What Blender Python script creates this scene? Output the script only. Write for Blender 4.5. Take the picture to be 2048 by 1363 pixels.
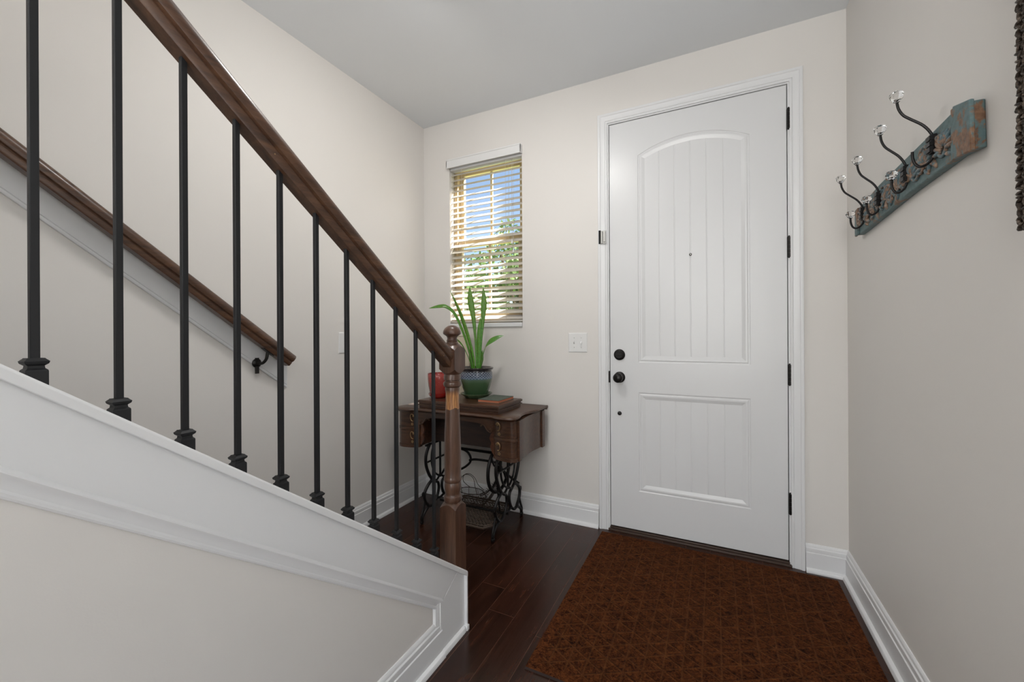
import bpy, bmesh, math, random
from mathutils import Vector, Matrix
from math import sin, cos, pi, radians as R
random.seed(4)
S = bpy.context.scene
C = S.collection
for o in list(bpy.data.objects): bpy.data.objects.remove(o)

# ------------------------------------------------------------------ camera
CAMZ = 1.19; YAW = 0.4598; ROLL = -0.0052; FPX = 817.75; SY = -12.93
cam = bpy.data.objects.new('camera', bpy.data.cameras.new('camera')); C.objects.link(cam)
_r = Vector((cos(YAW), sin(YAW), 0)); _f = Vector((-sin(YAW), cos(YAW), 0)); _u = Vector((0, 0, 1))
_r2 = _r*cos(ROLL)+_u*sin(ROLL); _u2 = _u*cos(ROLL)-_r*sin(ROLL)
M = Matrix.Identity(4)
for i in range(3):
    M[i][0] = _r2[i]; M[i][1] = _u2[i]; M[i][2] = -_f[i]
M[2][3] = CAMZ
cam.matrix_world = M
cam.data.sensor_width = 36; cam.data.sensor_fit = 'HORIZONTAL'
cam.data.lens = FPX*36/2048; cam.data.shift_y = SY/2048
cam.data.clip_start = 0.02
S.camera = cam

# ------------------------------------------------------------------ room numbers
XL, XR, YB, H = -1.979, 0.579, 2.499, 2.761
YH = -4.2                      # far end of the hall behind the camera
XK = -0.925                    # room face of the knee wall
SL = 0.7615                    # stair pitch
DXL, DXR, DZT, DZB = -0.570, 0.335, 2.460, 0.028

# ------------------------------------------------------------------ world / light / exposure
W = bpy.data.worlds.new('sky'); S.world = W; W.use_nodes = True
nt = W.node_tree; nt.nodes.clear()
sky = nt.nodes.new('ShaderNodeTexSky'); sky.sky_type = 'NISHITA'; sky.sun_disc = False
sky.sun_elevation = R(41); sky.sun_rotation = R(60); sky.altitude = 200
bg = nt.nodes.new('ShaderNodeBackground'); bg.inputs[1].default_value = 0.24
wo = nt.nodes.new('ShaderNodeOutputWorld')
nt.links.new(sky.outputs[0], bg.inputs[0]); nt.links.new(bg.outputs[0], wo.inputs[0])

def lamp(kind, name, loc, direction, energy, color=(1, 1, 1), size=None, sizey=None, angle=None):
    l = bpy.data.lights.new(name, kind); l.energy = energy; l.color = color
    if kind == 'AREA':
        l.shape = 'RECTANGLE'; l.size = size; l.size_y = sizey or size
    if angle: l.angle = angle
    o = bpy.data.objects.new(name, l); C.objects.link(o); o.location = loc
    o.rotation_euler = Vector(direction).to_track_quat('-Z', 'Y').to_euler()
    return o
lamp('SUN', 'sun', (3, 8, 8), (-.150, -.108, -.187), 34.0, (1, .95, .86), angle=R(.6))
# daylight through the windows of the rooms behind the camera
lamp('AREA', 'hall_window_daylight', (-.15, YH+.12, 1.45), (0, 1, 0), 48, (1, .99, .97), 1.5, 1.7)
lamp('AREA', 'stairwell_daylight', (-1.3, -2.7, 3.9), (0, 1, -.25), 8, (1, .99, .98), 1.0, 1.1)
# added unseen fill lamps: upward bounces, a soft side key, an overhead fill
lamp('AREA', 'hall_bounce', (-.2, -2.2, 1.7), (0, .1, 1), 98, (1, .995, .985), .6, .6)
lamp('AREA', 'foyer_bounce', (-.3, .9, 1.9), (-.3, .4, 1), 2.0, (1, .995, .99), .5, .5)
lamp('AREA', 'soft_key', (.5, .2, 1.6), (-.8, .75, .1), 7.2, (1, .995, .99), .8, 1.5)
lamp('AREA', 'foyer_overhead_fill', (-.85, 1.32, H-.12), (-.30, .15, -1), 9.2, (1, .98, .955), .24, .24)
S.view_settings.view_transform = 'Standard'; S.view_settings.look = 'None'
S.view_settings.exposure = 0.05; S.view_settings.gamma = 1.0

# ------------------------------------------------------------------ material helpers
class NT:
    def __init__(s, name, base=(.8, .8, .8), rough=.5, metal=0, **kw):
        s.m = bpy.data.materials.new(name); s.m.use_nodes = True
        s.t = s.m.node_tree; s.b = s.t.nodes['Principled BSDF']
        s.b.inputs['Base Color'].default_value = (*base, 1)
        s.b.inputs['Roughness'].default_value = rough; s.b.inputs['Metallic'].default_value = metal
        for k, v in kw.items(): s.b.inputs[k.replace('_', ' ')].default_value = v
    def n(s, ty, **kw):
        x = s.t.nodes.new('ShaderNode'+ty)
        for k, v in kw.items(): setattr(x, k, v)
        return x
    def l(s, a, b): s.t.links.new(a, b)
    def coord(s, which='Object'): return s.n('TexCoord').outputs[which]
    def mapping(s, src, scale=(1, 1, 1), rot=(0, 0, 0), loc=(0, 0, 0)):
        m = s.n('Mapping'); s.l(src, m.inputs[0]); m.inputs[1].default_value = loc
        m.inputs[2].default_value = rot; m.inputs[3].default_value = scale; return m.outputs[0]
    def noise(s, src, scale=5, detail=3, rough=.5, dist=0):
        x = s.n('TexNoise'); s.l(src, x.inputs['Vector']); x.inputs['Scale'].default_value = scale
        x.inputs['Detail'].default_value = detail; x.inputs['Roughness'].default_value = rough
        x.inputs['Distortion'].default_value = dist; return x.outputs[0]
    def ramp(s, fac, stops):
        r = s.n('ValToRGB'); s.l(fac, r.inputs[0]); e = r.color_ramp.elements
        while len(e) < len(stops): e.new(.5)
        for i, (p, c) in enumerate(stops):
            e[i].position = p; e[i].color = (*c, 1) if len(c) == 3 else c
        return r.outputs[0]
    def math(s, op, a, b=None, c=None, clamp=False):
        x = s.n('Math', operation=op, use_clamp=clamp)
        for i, v in enumerate((a, b, c)):
            if v is None: continue
            if isinstance(v, (int, float)): x.inputs[i].default_value = v
            else: s.l(v, x.inputs[i])
        return x.outputs[0]
    def mix(s, fac, a, b):
        x = s.n('Mix', data_type='RGBA')
        for i, v in ((0, fac), (6, a), (7, b)):
            if isinstance(v, (int, float)): x.inputs[i].default_value = v
            elif isinstance(v, tuple): x.inputs[i].default_value = (*v, 1)
            else: s.l(v, x.inputs[i])
        return x.outputs[2]
    def color(s, o): s.l(o, s.b.inputs['Base Color'])
    def rough(s, o): s.l(o, s.b.inputs['Roughness'])
    def bump(s, h, strength=.2, dist=.002):
        x = s.n('Bump'); x.inputs['Strength'].default_value = strength; x.inputs['Distance'].default_value = dist
        s.l(h, x.inputs['Height']); s.l(x.outputs[0], s.b.inputs['Normal'])
    def xyz(s, src):
        x = s.n('SeparateXYZ'); s.l(src, x.inputs[0]); return x.outputs

def paint(name, col, rough=.6, bump=.06, scale=260):
    q = NT(name, col, rough); c = q.coord()
    q.color(q.ramp(q.noise(c, 1.3, 2), [(.3, tuple(v*.985 for v in col)), (.7, tuple(min(1, v*1.01) for v in col))]))
    q.bump(q.noise(c, scale, 2), bump, .001); return q.m
WALL = paint('wall paint beige', (.775, .748, .712), .55, .10, 320)
CEIL = paint('ceiling paint', (.80, .825, .845), .8, .08, 200)
TRIM = paint('trim paint white', (.80, .805, .81), .32, .0, 90)
DOORP = paint('door paint white', (.755, .76, .765), .30, .03, 200)

def wood(name, dark, mid, light, rough=.35, axis='Z', fine=1.0, coat=0.2):
    q = NT(name, mid, rough); q.b.inputs['Coat Weight'].default_value = coat; q.b.inputs['Coat Roughness'].default_value = .15
    sc = {'X': (1.2, 14, 14), 'Y': (14, 1.2, 14), 'Z': (14, 14, 1.2)}[axis]
    c = q.mapping(q.coord(), tuple(v*fine for v in sc))
    a = q.noise(c, 2.2, 5, .6, 1.2); b = q.noise(c, 16, 3, .6, .2)
    k = q.math('ADD', q.math('MULTIPLY', a, .7), q.math('MULTIPLY', b, .3))
    q.color(q.ramp(k, [(.32, dark), (.5, mid), (.68, light)]))
    q.bump(b, .12, .0006); return q
RAILW = wood('walnut stain rail', (.034, .0155, .0085), (.084, .038, .019), (.140, .068, .034), .36, 'Y').m
CABW = wood('old walnut cabinet', (.027, .011, .0055), (.062, .026, .0125), (.098, .043, .021), .34, 'X').m
CABL = wood('red brown carved wood', (.045, .014, .006), (.095, .032, .014), (.15, .055, .022), .35, 'X').m
CABD = wood('dark brown veneer', (.014, .007, .005), (.028, .013, .009), (.045, .021, .013), .5, 'X').m  # darker brown wood of the machine box
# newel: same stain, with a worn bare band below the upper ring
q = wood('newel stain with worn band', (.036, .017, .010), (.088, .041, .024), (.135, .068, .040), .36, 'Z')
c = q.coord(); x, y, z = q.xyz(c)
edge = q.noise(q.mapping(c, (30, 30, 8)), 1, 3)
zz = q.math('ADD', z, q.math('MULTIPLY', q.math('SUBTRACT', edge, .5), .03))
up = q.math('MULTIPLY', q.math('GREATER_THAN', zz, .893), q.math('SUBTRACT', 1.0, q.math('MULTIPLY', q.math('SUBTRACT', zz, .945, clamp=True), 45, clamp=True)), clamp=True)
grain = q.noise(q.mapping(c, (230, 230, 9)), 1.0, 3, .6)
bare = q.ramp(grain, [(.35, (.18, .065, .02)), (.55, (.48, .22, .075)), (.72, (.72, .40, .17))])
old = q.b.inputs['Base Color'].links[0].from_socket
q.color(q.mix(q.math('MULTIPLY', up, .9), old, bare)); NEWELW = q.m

IRON = NT('black baluster iron', (.0125, .013, .0145), .45, .1, Specular_IOR_Level=.4).m
CAST = NT('cast iron', (.011, .010, .010), .38, .5)
CAST.bump(CAST.noise(CAST.coord(), 300, 2), .2, .001); CAST = CAST.m
BRONZE = NT('dark bronze hardware', (.022, .020, .019), .32, .7).m
CHROME = NT('brushed nickel', (.62, .62, .60), .25, 1).m
BRASS = NT('aged brass', (.34, .22, .11), .40, .6).m
WIREM = NT('rusty wire', (.05, .035, .028), .6, .5).m
BLACK = NT('black gap', (.01, .01, .01), .9).m
PLASTW = NT('white plastic', (.80, .80, .79), .35).m
THRESH = NT('dark bronze threshold', (.075, .050, .038), .4, .3).m

# wood floor: planks run along Y
q = NT('dark cherry floor planks', (.03, .012, .009), .23, Specular_IOR_Level=.38); c = q.coord(); x, y, z = q.xyz(c)
PW = .1225
rx = q.math('DIVIDE', q.math('ADD', x, 1.006), PW); row = q.math('FLOOR', rx); fx = q.math('FRACT', rx)
ph = q.math('MULTIPLY', q.math('MULTIPLY', row, row), .131)
ry = q.math('ADD', q.math('DIVIDE', q.math('SUBTRACT', y, 1.70), 1.2), ph)
col = q.math('FLOOR', ry); fy = q.math('FRACT', ry)
def edgeline(f, w):
    d = q.math('MINIMUM', f, q.math('SUBTRACT', 1.0, f)); return q.math('LESS_THAN', d, w)
seam = q.math('MAXIMUM', edgeline(fx, .0075), edgeline(fy, .0008))
cid = q.n('CombineXYZ'); q.l(row, cid.inputs[0]); q.l(col, cid.inputs[1])
wn = q.n('TexWhiteNoise', noise_dimensions='3D'); q.l(cid.outputs[0], wn.inputs['Vector'])
off = q.n('VectorMath', operation='MULTIPLY_ADD'); q.l(wn.outputs['Color'], off.inputs[0]); off.inputs[1].default_value = (9, 9, 9); q.l(c, off.inputs[2])
g1 = q.noise(q.mapping(off.outputs[0], (9, 1.6, 1)), 2.0, 4, .5, 1.2)
g2 = q.noise(q.mapping(off.outputs[0], (90, 5, 1)), 1.5, 3, .6, .3)
k = q.math('ADD', q.math('ADD', q.math('MULTIPLY', g1, .62), q.math('MULTIPLY', g2, .25)), q.math('MULTIPLY', wn.outputs['Value'], .16))
pc = q.ramp(k, [(.34, (.015, .0058, .0036)), (.54, (.036, .0125, .0070)), (.74, (.068, .025, .014))])
q.color(q.mix(seam, pc, (.085, .042, .028)))
q.rough(q.math('ADD', q.math('MULTIPLY', g2, .16), .16))
q.bump(q.math('ADD', q.math('MULTIPLY', seam, -1.0), q.math('MULTIPLY', g2, .15)), .25, .0008)
FLOORM = q.m

# entry mat: three families of raised lines make a triangle lattice, with fibres and lumps between
q = NT('brown quilted mat', (.10, .035, .014), .95, Specular_IOR_Level=.08); c = q.coord(); x, y, z = q.xyz(c)
sp = .0622
def fam(ang, w):
    d = q.math('ADD', q.math('MULTIPLY', x, cos(ang)), q.math('MULTIPLY', y, sin(ang)))
    f = q.math('FRACT', q.math('ADD', q.math('DIVIDE', d, sp), 100.5))
    return q.math('SUBTRACT', 1.0, q.math('DIVIDE', q.math('ABSOLUTE', q.math('SUBTRACT', f, .5)), w), clamp=True)
wob = q.noise(c, 60, 2)
l0 = fam(0, .095); l1 = fam(pi/3, .085); l2 = fam(-pi/3, .085)
lines = q.math('MAXIMUM', l0, q.math('MAXIMUM', l1, l2))
fib = q.noise(c, 420, 3, .7); blot = q.noise(c, 28, 2, .6); lump = q.noise(c, 75, 2, .6, 1.2)
xb = q.math('LESS_THAN', q.math('ABSOLUTE', q.math('SUBTRACT', x, 0)), .525)
yb = q.math('LESS_THAN', q.math('ABSOLUTE', y), .518)
inn = q.math('MULTIPLY', xb, yb)
lines = q.math('MULTIPLY', lines, inn)
base = q.ramp(q.math('ADD', q.math('MULTIPLY', fib, .40), q.math('ADD', q.math('MULTIPLY', lump, .45), q.math('MULTIPLY', blot, .15))), [(.40, (.014, .0036, .0012)), (.50, (.072, .0205, .0058)), (.62, (.150, .047, .013))])
q.color(q.mix(q.math('MULTIPLY', q.math('MULTIPLY', lines, q.math('MULTIPLY', q.math('ADD', fib, .25), q.math('ADD', blot, .3))), .78), base, (.19, .070, .023)))
h = q.math('ADD', q.math('MULTIPLY', lines, .9), q.math('ADD', q.math('MULTIPLY', q.math('MULTIPLY', lump, inn), 1.3), q.math('MULTIPLY', fib, .25)))
q.bump(h, 1.0, .009); MATM = q.m
MATB = NT('mat rubber edge', (.020, .010, .007), .8).m

# blinds, window
q = NT('cream vinyl slats', (.70, .655, .59), .45); q.b.inputs['Subsurface Weight'].default_value = 0
tr = q.n('BsdfTranslucent'); tr.inputs[0].default_value = (.70, .62, .50, 1)
ms = q.n('MixShader'); ms.inputs[0].default_value = .22
out = q.t.nodes['Material Output']; q.l(q.b.outputs[0], ms.inputs[1]); q.l(tr.outputs[0], ms.inputs[2]); q.l(ms.outputs[0], out.inputs[0])
SLAT = q.m
ALMOND = NT('almond window frame', (.62, .50, .33), .45).m
q = NT('window glass', (1, 1, 1), .0)
gl = q.n('BsdfGlossy'); gl.inputs['Roughness'].default_value = .02; tp = q.n('BsdfTransparent'); ms = q.n('MixShader'); ms.inputs[0].default_value = .06
q.l(tp.outputs[0], ms.inputs[1]); q.l(gl.outputs[0], ms.inputs[2]); q.l(ms.outputs[0], q.t.nodes['Material Output'].inputs[0]); PANE = q.m
GLASSK = NT('clear cut glass', (1, 1, 1), .02, Transmission_Weight=1.0, IOR=1.5).m

# ------------------------------------------------------------------ mesh helpers
def link(name, bm, mat, parent=None, smooth=False, bevel=0, seg=2, auto=35, loc=None):
    me = bpy.data.meshes.new(name)
    bmesh.ops.recalc_face_normals(bm, faces=bm.faces[:])
    bm.to_mesh(me); bm.free()
    for m in (mat if isinstance(mat, (list, tuple)) else [mat]): me.materials.append(m)
    o = bpy.data.objects.new(name, me); C.objects.link(o)
    if loc is not None:
        me.transform(Matrix.Translation(-Vector(loc))); o.location = loc
    if parent is not None:
        o.parent = parent
        if loc is not None: o.location = Vector(loc)-parent.location
        else:
            me.transform(Matrix.Translation(-parent.location))
    if bevel:
        b = o.modifiers.new('bevel', 'BEVEL'); b.width = bevel; b.segments = seg; b.limit_method = 'ANGLE'; b.angle_limit = R(40)
    if smooth or bevel:
        for p in me.polygons: p.use_smooth = True
        try: me.set_sharp_from_angle(angle=R(auto))
        except Exception: pass
    return o
def empty(name, loc, label, cat, group=None):
    o = bpy.data.objects.new(name, None); C.objects.link(o); o.location = loc; o.empty_display_size = .05
    tag(o, label, cat, group); return o
def tag(o, label, cat, group=None, kind=None):
    if label: o['label'] = label
    if cat: o['category'] = cat
    if group: o['group'] = group
    if kind: o['kind'] = kind
    return o
def struct(name, bm, mat, **k):
    o = link(name, bm, mat, **k); o['kind'] = 'structure'; return o
def box(bm, x0, x1, y0, y1, z0, z1, mi=0):
    v = [bm.verts.new((x, y, z)) for z in (z0, z1) for y in (y0, y1) for x in (x0, x1)]
    for f in ((0, 2, 3, 1), (4, 5, 7, 6), (0, 1, 5, 4), (2, 6, 7, 3), (0, 4, 6, 2), (1, 3, 7, 5)):
        bm.faces.new([v[i] for i in f]).material_index = mi
    return v
def B(*a):
    bm = bmesh.new(); box(bm, *a); return bm
def sweep(bm, prof, A, Bp, U, V, mi=0):
    """prism: closed 2-D profile (u,v) from A to B"""
    A, Bp, U, V = Vector(A), Vector(Bp), Vector(U), Vector(V)
    a = [bm.verts.new(A+U*p[0]+V*p[1]) for p in prof]; b = [bm.verts.new(Bp+U*p[0]+V*p[1]) for p in prof]
    n = len(prof)
    for i in range(n): bm.faces.new((a[i], a[(i+1) % n], b[(i+1) % n], b[i])).material_index = mi
    bm.faces.new(a[::-1]).material_index = mi; bm.faces.new(b).material_index = mi
def lathe(bm, prof, center=(0, 0, 0), n=32, cap=True, axis='Z', mi=0):
    cx, cy, cz = center; rings = []
    for r, z in prof:
        ring = []
        for i in range(n):
            a = 2*pi*i/n; p = (r*cos(a), r*sin(a), z)
            if axis == 'Y': p = (r*cos(a), z, r*sin(a))
            if axis == 'X': p = (z, r*cos(a), r*sin(a))
            ring.append(bm.verts.new((cx+p[0], cy+p[1], cz+p[2])))
        rings.append(ring)
    for a, b in zip(rings, rings[1:]):
        for i in range(n): bm.faces.new((a[i], a[(i+1) % n], b[(i+1) % n], b[i])).material_index = mi
    if cap:
        bm.faces.new(rings[0][::-1]).material_index = mi; bm.faces.new(rings[-1]).material_index = mi
def spline(pts, k=6):
    """Catmull-Rom through the points"""
    P = [Vector(p) for p in pts]; P = [P[0]*2-P[1]]+P+[P[-1]*2-P[-2]]; out = []
    for i in range(1, len(P)-2):
        for j in range(k):
            t = j/k; a, b, c, d = P[i-1:i+3]
            out.append(.5*((2*b)+(c-a)*t+(2*a-5*b+4*c-d)*t*t+(-a+3*b-3*c+d)*t**3))
    out.append(P[-2]); return out
def tube(bm, pts, r, n=8, cap=True, rr=None, flat=1.0, closed=False, up=None):
    P = [Vector(p) for p in pts]; N = len(P); rings = []
    prev = None
    for i, p in enumerate(P):
        if closed: t = P[(i+1) % N]-P[i-1]
        else: t = P[min(i+1, N-1)]-P[max(i-1, 0)]
        t.normalize()
        if prev is None:
            a = Vector(up) if up else (Vector((0, 0, 1)) if abs(t.z) < .9 else Vector((1, 0, 0)))
        else: a = prev
        a = (a-t*a.dot(t)).normalized(); prev = a; b = t.cross(a)
        q = rr[i] if rr else r
        rings.append([bm.verts.new(p+a*q*cos(2*pi*k/n)+b*q*flat*sin(2*pi*k/n)) for k in range(n)])
    M_ = N if closed else N-1
    for i in range(M_):
        a, b = rings[i], rings[(i+1) % N]
        for k in range(n): bm.faces.new((a[k], a[(k+1) % n], b[(k+1) % n], b[k]))
    if cap and not closed: bm.faces.new(rings[0][::-1]); bm.faces.new(rings[-1])
def usphere(bm, m, seg=12, ring=8):
    N_v = bm.verts.new; top = N_v(m @ Vector((0, 0, 1))); bot = N_v(m @ Vector((0, 0, -1))); rows = []
    for j in range(1, ring):
        t = pi*j/ring; rows.append([N_v(m @ Vector((sin(t)*cos(2*pi*i/seg), sin(t)*sin(2*pi*i/seg), cos(t)))) for i in range(seg)])
    for i in range(seg):
        k = (i+1) % seg; bm.faces.new((top, rows[0][i], rows[0][k])); bm.faces.new((bot, rows[-1][k], rows[-1][i]))
        for a, b in zip(rows, rows[1:]): bm.faces.new((a[i], b[i], b[k], a[k]))
def ball(bm, c, r, seg=16, ring=10, sc=(1, 1, 1)):
    usphere(bm, Matrix.Translation(c) @ Matrix.Diagonal((*[r*s for s in sc], 1)), seg, ring)

# ------------------------------------------------------------------ room shell
T = .14
SRX, SRY = 3.6, .12           # the side room on the right, behind the camera
bm = bmesh.new(); box(bm, XL-T, SRX+T, YH-T, YB+T, -.12, 0); struct('floor', bm, FLOORM)
# ceiling with the stairwell opening
OY0, OY1, OX = -2.8, .78, -.86
bm = bmesh.new()
box(bm, OX, SRX+T, YH-T, YB, H, H+.25); box(bm, XL, OX, OY1, YB, H, H+.25); box(bm, XL, OX, YH-T, OY0, H, H+.25)
struct('ceiling', bm, CEIL)
struct('wall_left', B(XL-T, XL, YH-T, YB+T, 0, 5.4), WALL)
WX0, WX1, WZ0, WZ1 = -1.745, -1.157, 1.272, 2.440
bm = bmesh.new()
box(bm, XL, WX0, YB, YB+.14, 0, H+.25); box(bm, WX1, DXL-.012, YB, YB+.14, 0, H+.25)
box(bm, WX0, WX1, YB, YB+.14, 0, WZ0); box(bm, WX0, WX1, YB, YB+.14, WZ1, H+.25)
box(bm, DXL-.012, DXR+.012, YB, YB+.14, DZT+.012, H+.25); box(bm, DXR+.012, XR+T, YB, YB+.14, 0, H+.25)
struct('wall_back', bm, WALL)
struct('wall_right', B(XR, XR+T, SRY, YB, 0, H), WALL)
bm = bmesh.new(); box(bm, XR+T, SRX, SRY, SRY+T, 0, H); struct('wall_side_room', bm, WALL)
bm = bmesh.new()      # side room window wall
box(bm, SRX, SRX+T, YH, -3.2, 0, H); box(bm, SRX, SRX+T, -.7, SRY+T, 0, H)
box(bm, SRX, SRX+T, -3.2, -.7, 0, .45); box(bm, SRX, SRX+T, -3.2, -.7, 2.45, H); struct('wall_east', bm, WALL)
bm = bmesh.new()      # hall end wall
box(bm, XL, -1.0, YH-T, YH, 0, H); box(bm, .7, SRX, YH-T, YH, 0, H)
box(bm, -1.0, .7, YH-T, YH, 0, .55); box(bm, -1.0, .7, YH-T, YH, 2.35, H); struct('wall_front', bm, WALL)
bm = bmesh.new()      # walls and lid of the stairwell above the ceiling
box(bm, OX, OX+T, OY0, OY1, H+.25, 5.4); box(bm, XL, OX+T, OY1, OY1+T, H+.25, 5.4); box(bm, XL, OX+T, OY0-T, OY0, H+.25, 5.4)
struct('wall_stairwell', bm, WALL)
struct('ceiling_stairwell', B(XL-T, OX+T, OY0-T, OY1+T, 5.4, 5.5), CEIL)

# baseboards
BH = .1356
BASEP = [(0, 0), (.016, 0), (.016, .0945), (.0125, .097), (.0125, .100), (.0135, .104), (.0125, .116), (.0085, .1205), (.0085, .1235), (.0065, .131), (.003, BH), (0, BH)]
SHOEP = [(.0155, 0), (.031, 0), (.0305, .008), (.027, .015), (.021, .0195), (.0155, .021)]
def baseboard(name, runs):
    bm = bmesh.new()
    for A, Bp, U in runs:
        sweep(bm, BASEP, A, Bp, U, (0, 0, 1)); sweep(bm, SHOEP, A, Bp, U, (0, 0, 1))
    return struct(name, bm, TRIM, smooth=True, auto=25)
baseboard('baseboard_left', [((XL, 1.42, 0), (XL, YB, 0), (1, 0, 0))])
baseboard('baseboard_back', [((XL, YB, 0), (-.642, YB, 0), (0, -1, 0)), ((.405, YB, 0), (XR, YB, 0), (0, -1, 0))])
baseboard('baseboard_right', [((XR, SRY, 0), (XR, YB, 0), (-1, 0, 0))])

# ------------------------------------------------------------------ door, casing, threshold
AX0, AX1 = -.405, .171; ACX = (AX0+AX1)/2; AH = (AX1-AX0)/2
ZS, ZA = 2.246, 2.318       # spring and crown of the arched panel
def archz(x, zs, za, hw):
    r = (hw*hw+(za-zs)**2)/(2*(za-zs)); return za-r+math.sqrt(max(0, r*r-(x-ACX)**2))
def loop_pts(d, zb, top):
    """outline of a door panel inset by d; top=None gives a rectangle"""
    x0, x1 = AX0+d, AX1-d
    if top is None or not isinstance(top, tuple):
        return [(x0, zb+d), (x1, zb+d), (x1, top-d), (x0, top-d)]
    zs, za = top; n = 26; o = [(x0, zb+d), (x1, zb+d)]
    for i in range(n+1):
        x = x1+(x0-x1)*i/n; o.append((x, archz(x, zs, za, AH)-d*1.03))
    return o
YD = YB+.004
dm = bmesh.new()
outer = [(DXL, DZB), (DXR, DZB), (DXR, DZT), (DXL, DZT)]
panels = [(1.020, (ZS, ZA)), (.257, .843)]
STEPS = [(0, 0), (.004, .0035), (.009, .0038), (.014, .0008), (.022, .0012), (.040, .0070)]
edges = []
def addloop(pts, y):
    vs = [dm.verts.new((x, y, z)) for x, z in pts]; return vs
ol = addloop(outer, YD); es = [dm.edges.new((ol[i], ol[(i+1) % 4])) for i in range(4)]
pl = []
for zb, top in panels:
    L = [addloop(loop_pts(d, zb, top), YD+dep) for d, dep in STEPS]
    pl.append(L); n = len(L[0]); es += [dm.edges.new((L[0][i], L[0][(i+1) % n])) for i in range(n)]
bmesh.ops.triangle_fill(dm, use_beauty=True, edges=es, normal=(0, -1, 0))
for L in pl:
    n = len(L[0])
    for a, b in zip(L, L[1:]):
        for i in range(n): dm.faces.new((a[i], a[(i+1) % n], b[(i+1) % n], b[i]))
for zb, top in panels:                      # plank field with V grooves
    d = STEPS[-1][0]; xs = {AX0+d, AX1-d}
    gro = [-.285+.083*k for k in range(5)]
    for g in gro:
        for e in (-.0042, -.0012, .0012, .0042): xs.add(g+e)
    for i in range(40): xs.add(AX0+d+(AX1-AX0-2*d)*i/40)
    xs = sorted(xs); col = []
    for x_ in xs:
        dep = STEPS[-1][1]+(.0016 if any(abs(x_-g) < .002 for g in gro) else 0)
        zt = (archz(x_, top[0], top[1], AH)-d*1.03) if isinstance(top, tuple) else top-d
        col.append((dm.verts.new((x_, YD+dep, zb+d)), dm.verts.new((x_, YD+dep, zt))))
    for a, b in zip(col, col[1:]): dm.faces.new((a[0], b[0], b[1], a[1]))
bk = addloop(outer, YD+.044)
for i in range(4): dm.faces.new((ol[i], bk[i], bk[(i+1) % 4], ol[(i+1) % 4]))
dm.faces.new(bk)
door = struct('door_1', dm, DOORP, smooth=True, auto=12)
def dpart(name, bm, mat, **k):
    return link(name, bm, mat, parent=door, smooth=True, **k)
def rosette(x, z):
    bm = bmesh.new(); lathe(bm, [(.0335, YD), (.0335, YD-.004), (.031, YD-.008), (.024, YD-.011), (.0225, YD-.0115)], (x, 0, z), 40, axis='Y'); return bm
KX = -.515
dpart('deadbolt', rosette(KX, 1.065), BRONZE)
bm = bmesh.new(); lathe(bm, [(.024, YD-.010), (.024, YD-.014), (.021, YD-.017)], (KX, 0, 1.065), 32, axis='Y')
box(bm, KX-.015, KX+.015, YD-.030, YD-.015, 1.061, 1.069); db = dpart('thumb_turn', bm, BRONZE)
kb = rosette(KX, .929); dpart('knob_plate', kb, BRONZE)
bm = bmesh.new(); lathe(bm, [(.012, YD-.010), (.011, YD-.028), (.014, YD-.034), (.024, YD-.040), (.0285, YD-.050), (.0285, YD-.056), (.024, YD-.064), (.015, YD-.069), (.0, YD-.070)], (KX, 0, .929), 40, axis='Y', cap=False); dpart('door_knob', bm, BRONZE)
bm = bmesh.new(); lathe(bm, [(.0125, YD), (.0125, YD-.003), (.009, YD-.010), (.0, YD-.013)], (KX-.001, 0, .711), 24, axis='Y', cap=False); dpart('door_stop_button', bm, BRONZE)
bm = bmesh.new(); lathe(bm, [(.0072, YD-.001+STEPS[-1][1]), (.0072, YD-.004+STEPS[-1][1]), (.0048, YD-.005+STEPS[-1][1]), (.0048, YD-.002+STEPS[-1][1])], (-.119, 0, 1.635), 24, axis='Y'); pe = dpart('peephole', bm, BRONZE)
bm = bmesh.new(); ball(bm, (-.119, YD+.0055-.003, 1.635), .0042, 12, 8, (1, .5, 1)); dpart('peephole_lens', bm, CHROME)
for zc in (2.283, 1.629, .977, .319):
    bm = bmesh.new(); r = .0075
    for i in range(5): lathe(bm, [(r, zc-.052+i*.021), (r, zc-.052+i*.021+.020)], (.3435, YD-.008, 0), 14)
    lathe(bm, [(.003, zc-.056), (.0055, zc-.053), (.0055, zc+.053), (.003, zc+.058)], (.3435, YD-.008, 0), 12)
    box(bm, .3345, .341, YD-.004, YD+.02, zc-.051, zc+.051); dpart('hinge', bm, BRONZE)
# jamb, casing
bm = bmesh.new(); J0, J1, JT = DXL-.004, DXR+.004, DZT+.004
box(bm, J0-.014, J0, YB-.0005, YB+.16, 0, JT+.014); box(bm, J1, J1+.014, YB-.0005, YB+.16, 0, JT+.014); box(bm, J0, J1, YB-.0005, YB+.16, JT, JT+.014)
box(bm, J0, J0+.014, YD+.046, YD+.06, .02, JT); box(bm, J1-.014, J1, YD+.046, YD+.06, .02, JT)
struct('trim_1', bm, TRIM)
CW = .057; CI = .011          # casing profile across its width (u from the inside edge outward, v proud of the wall)
CASP = [(0, 0), (0, .009), (.004, .011), (.010, .0108), (.012, .0085), (.014, .0115), (.030, .013), (.040, .0155), (.043, .0185), (.050, .0195), (.055, .019), (CW, .016), (CW, 0)]
bm = bmesh.new(); xi0, xi1, zi = J0-CI+.004, J1+CI-.004, JT+CI-.004
rings = []
for (xx, sx, top) in ((xi0, -1, 0), (xi0, -1, 1), (xi1, 1, 1), (xi1, 1, 0)):
    rings.append([bm.verts.new((xx+sx*u, YB-v, (zi+u) if top else 0)) for u, v in CASP])
for a, b in zip(rings, rings[1:]):
    n = len(a)
    for i in range(n): bm.faces.new((a[i], a[(i+1) % n], b[(i+1) % n], b[i]))
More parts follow.
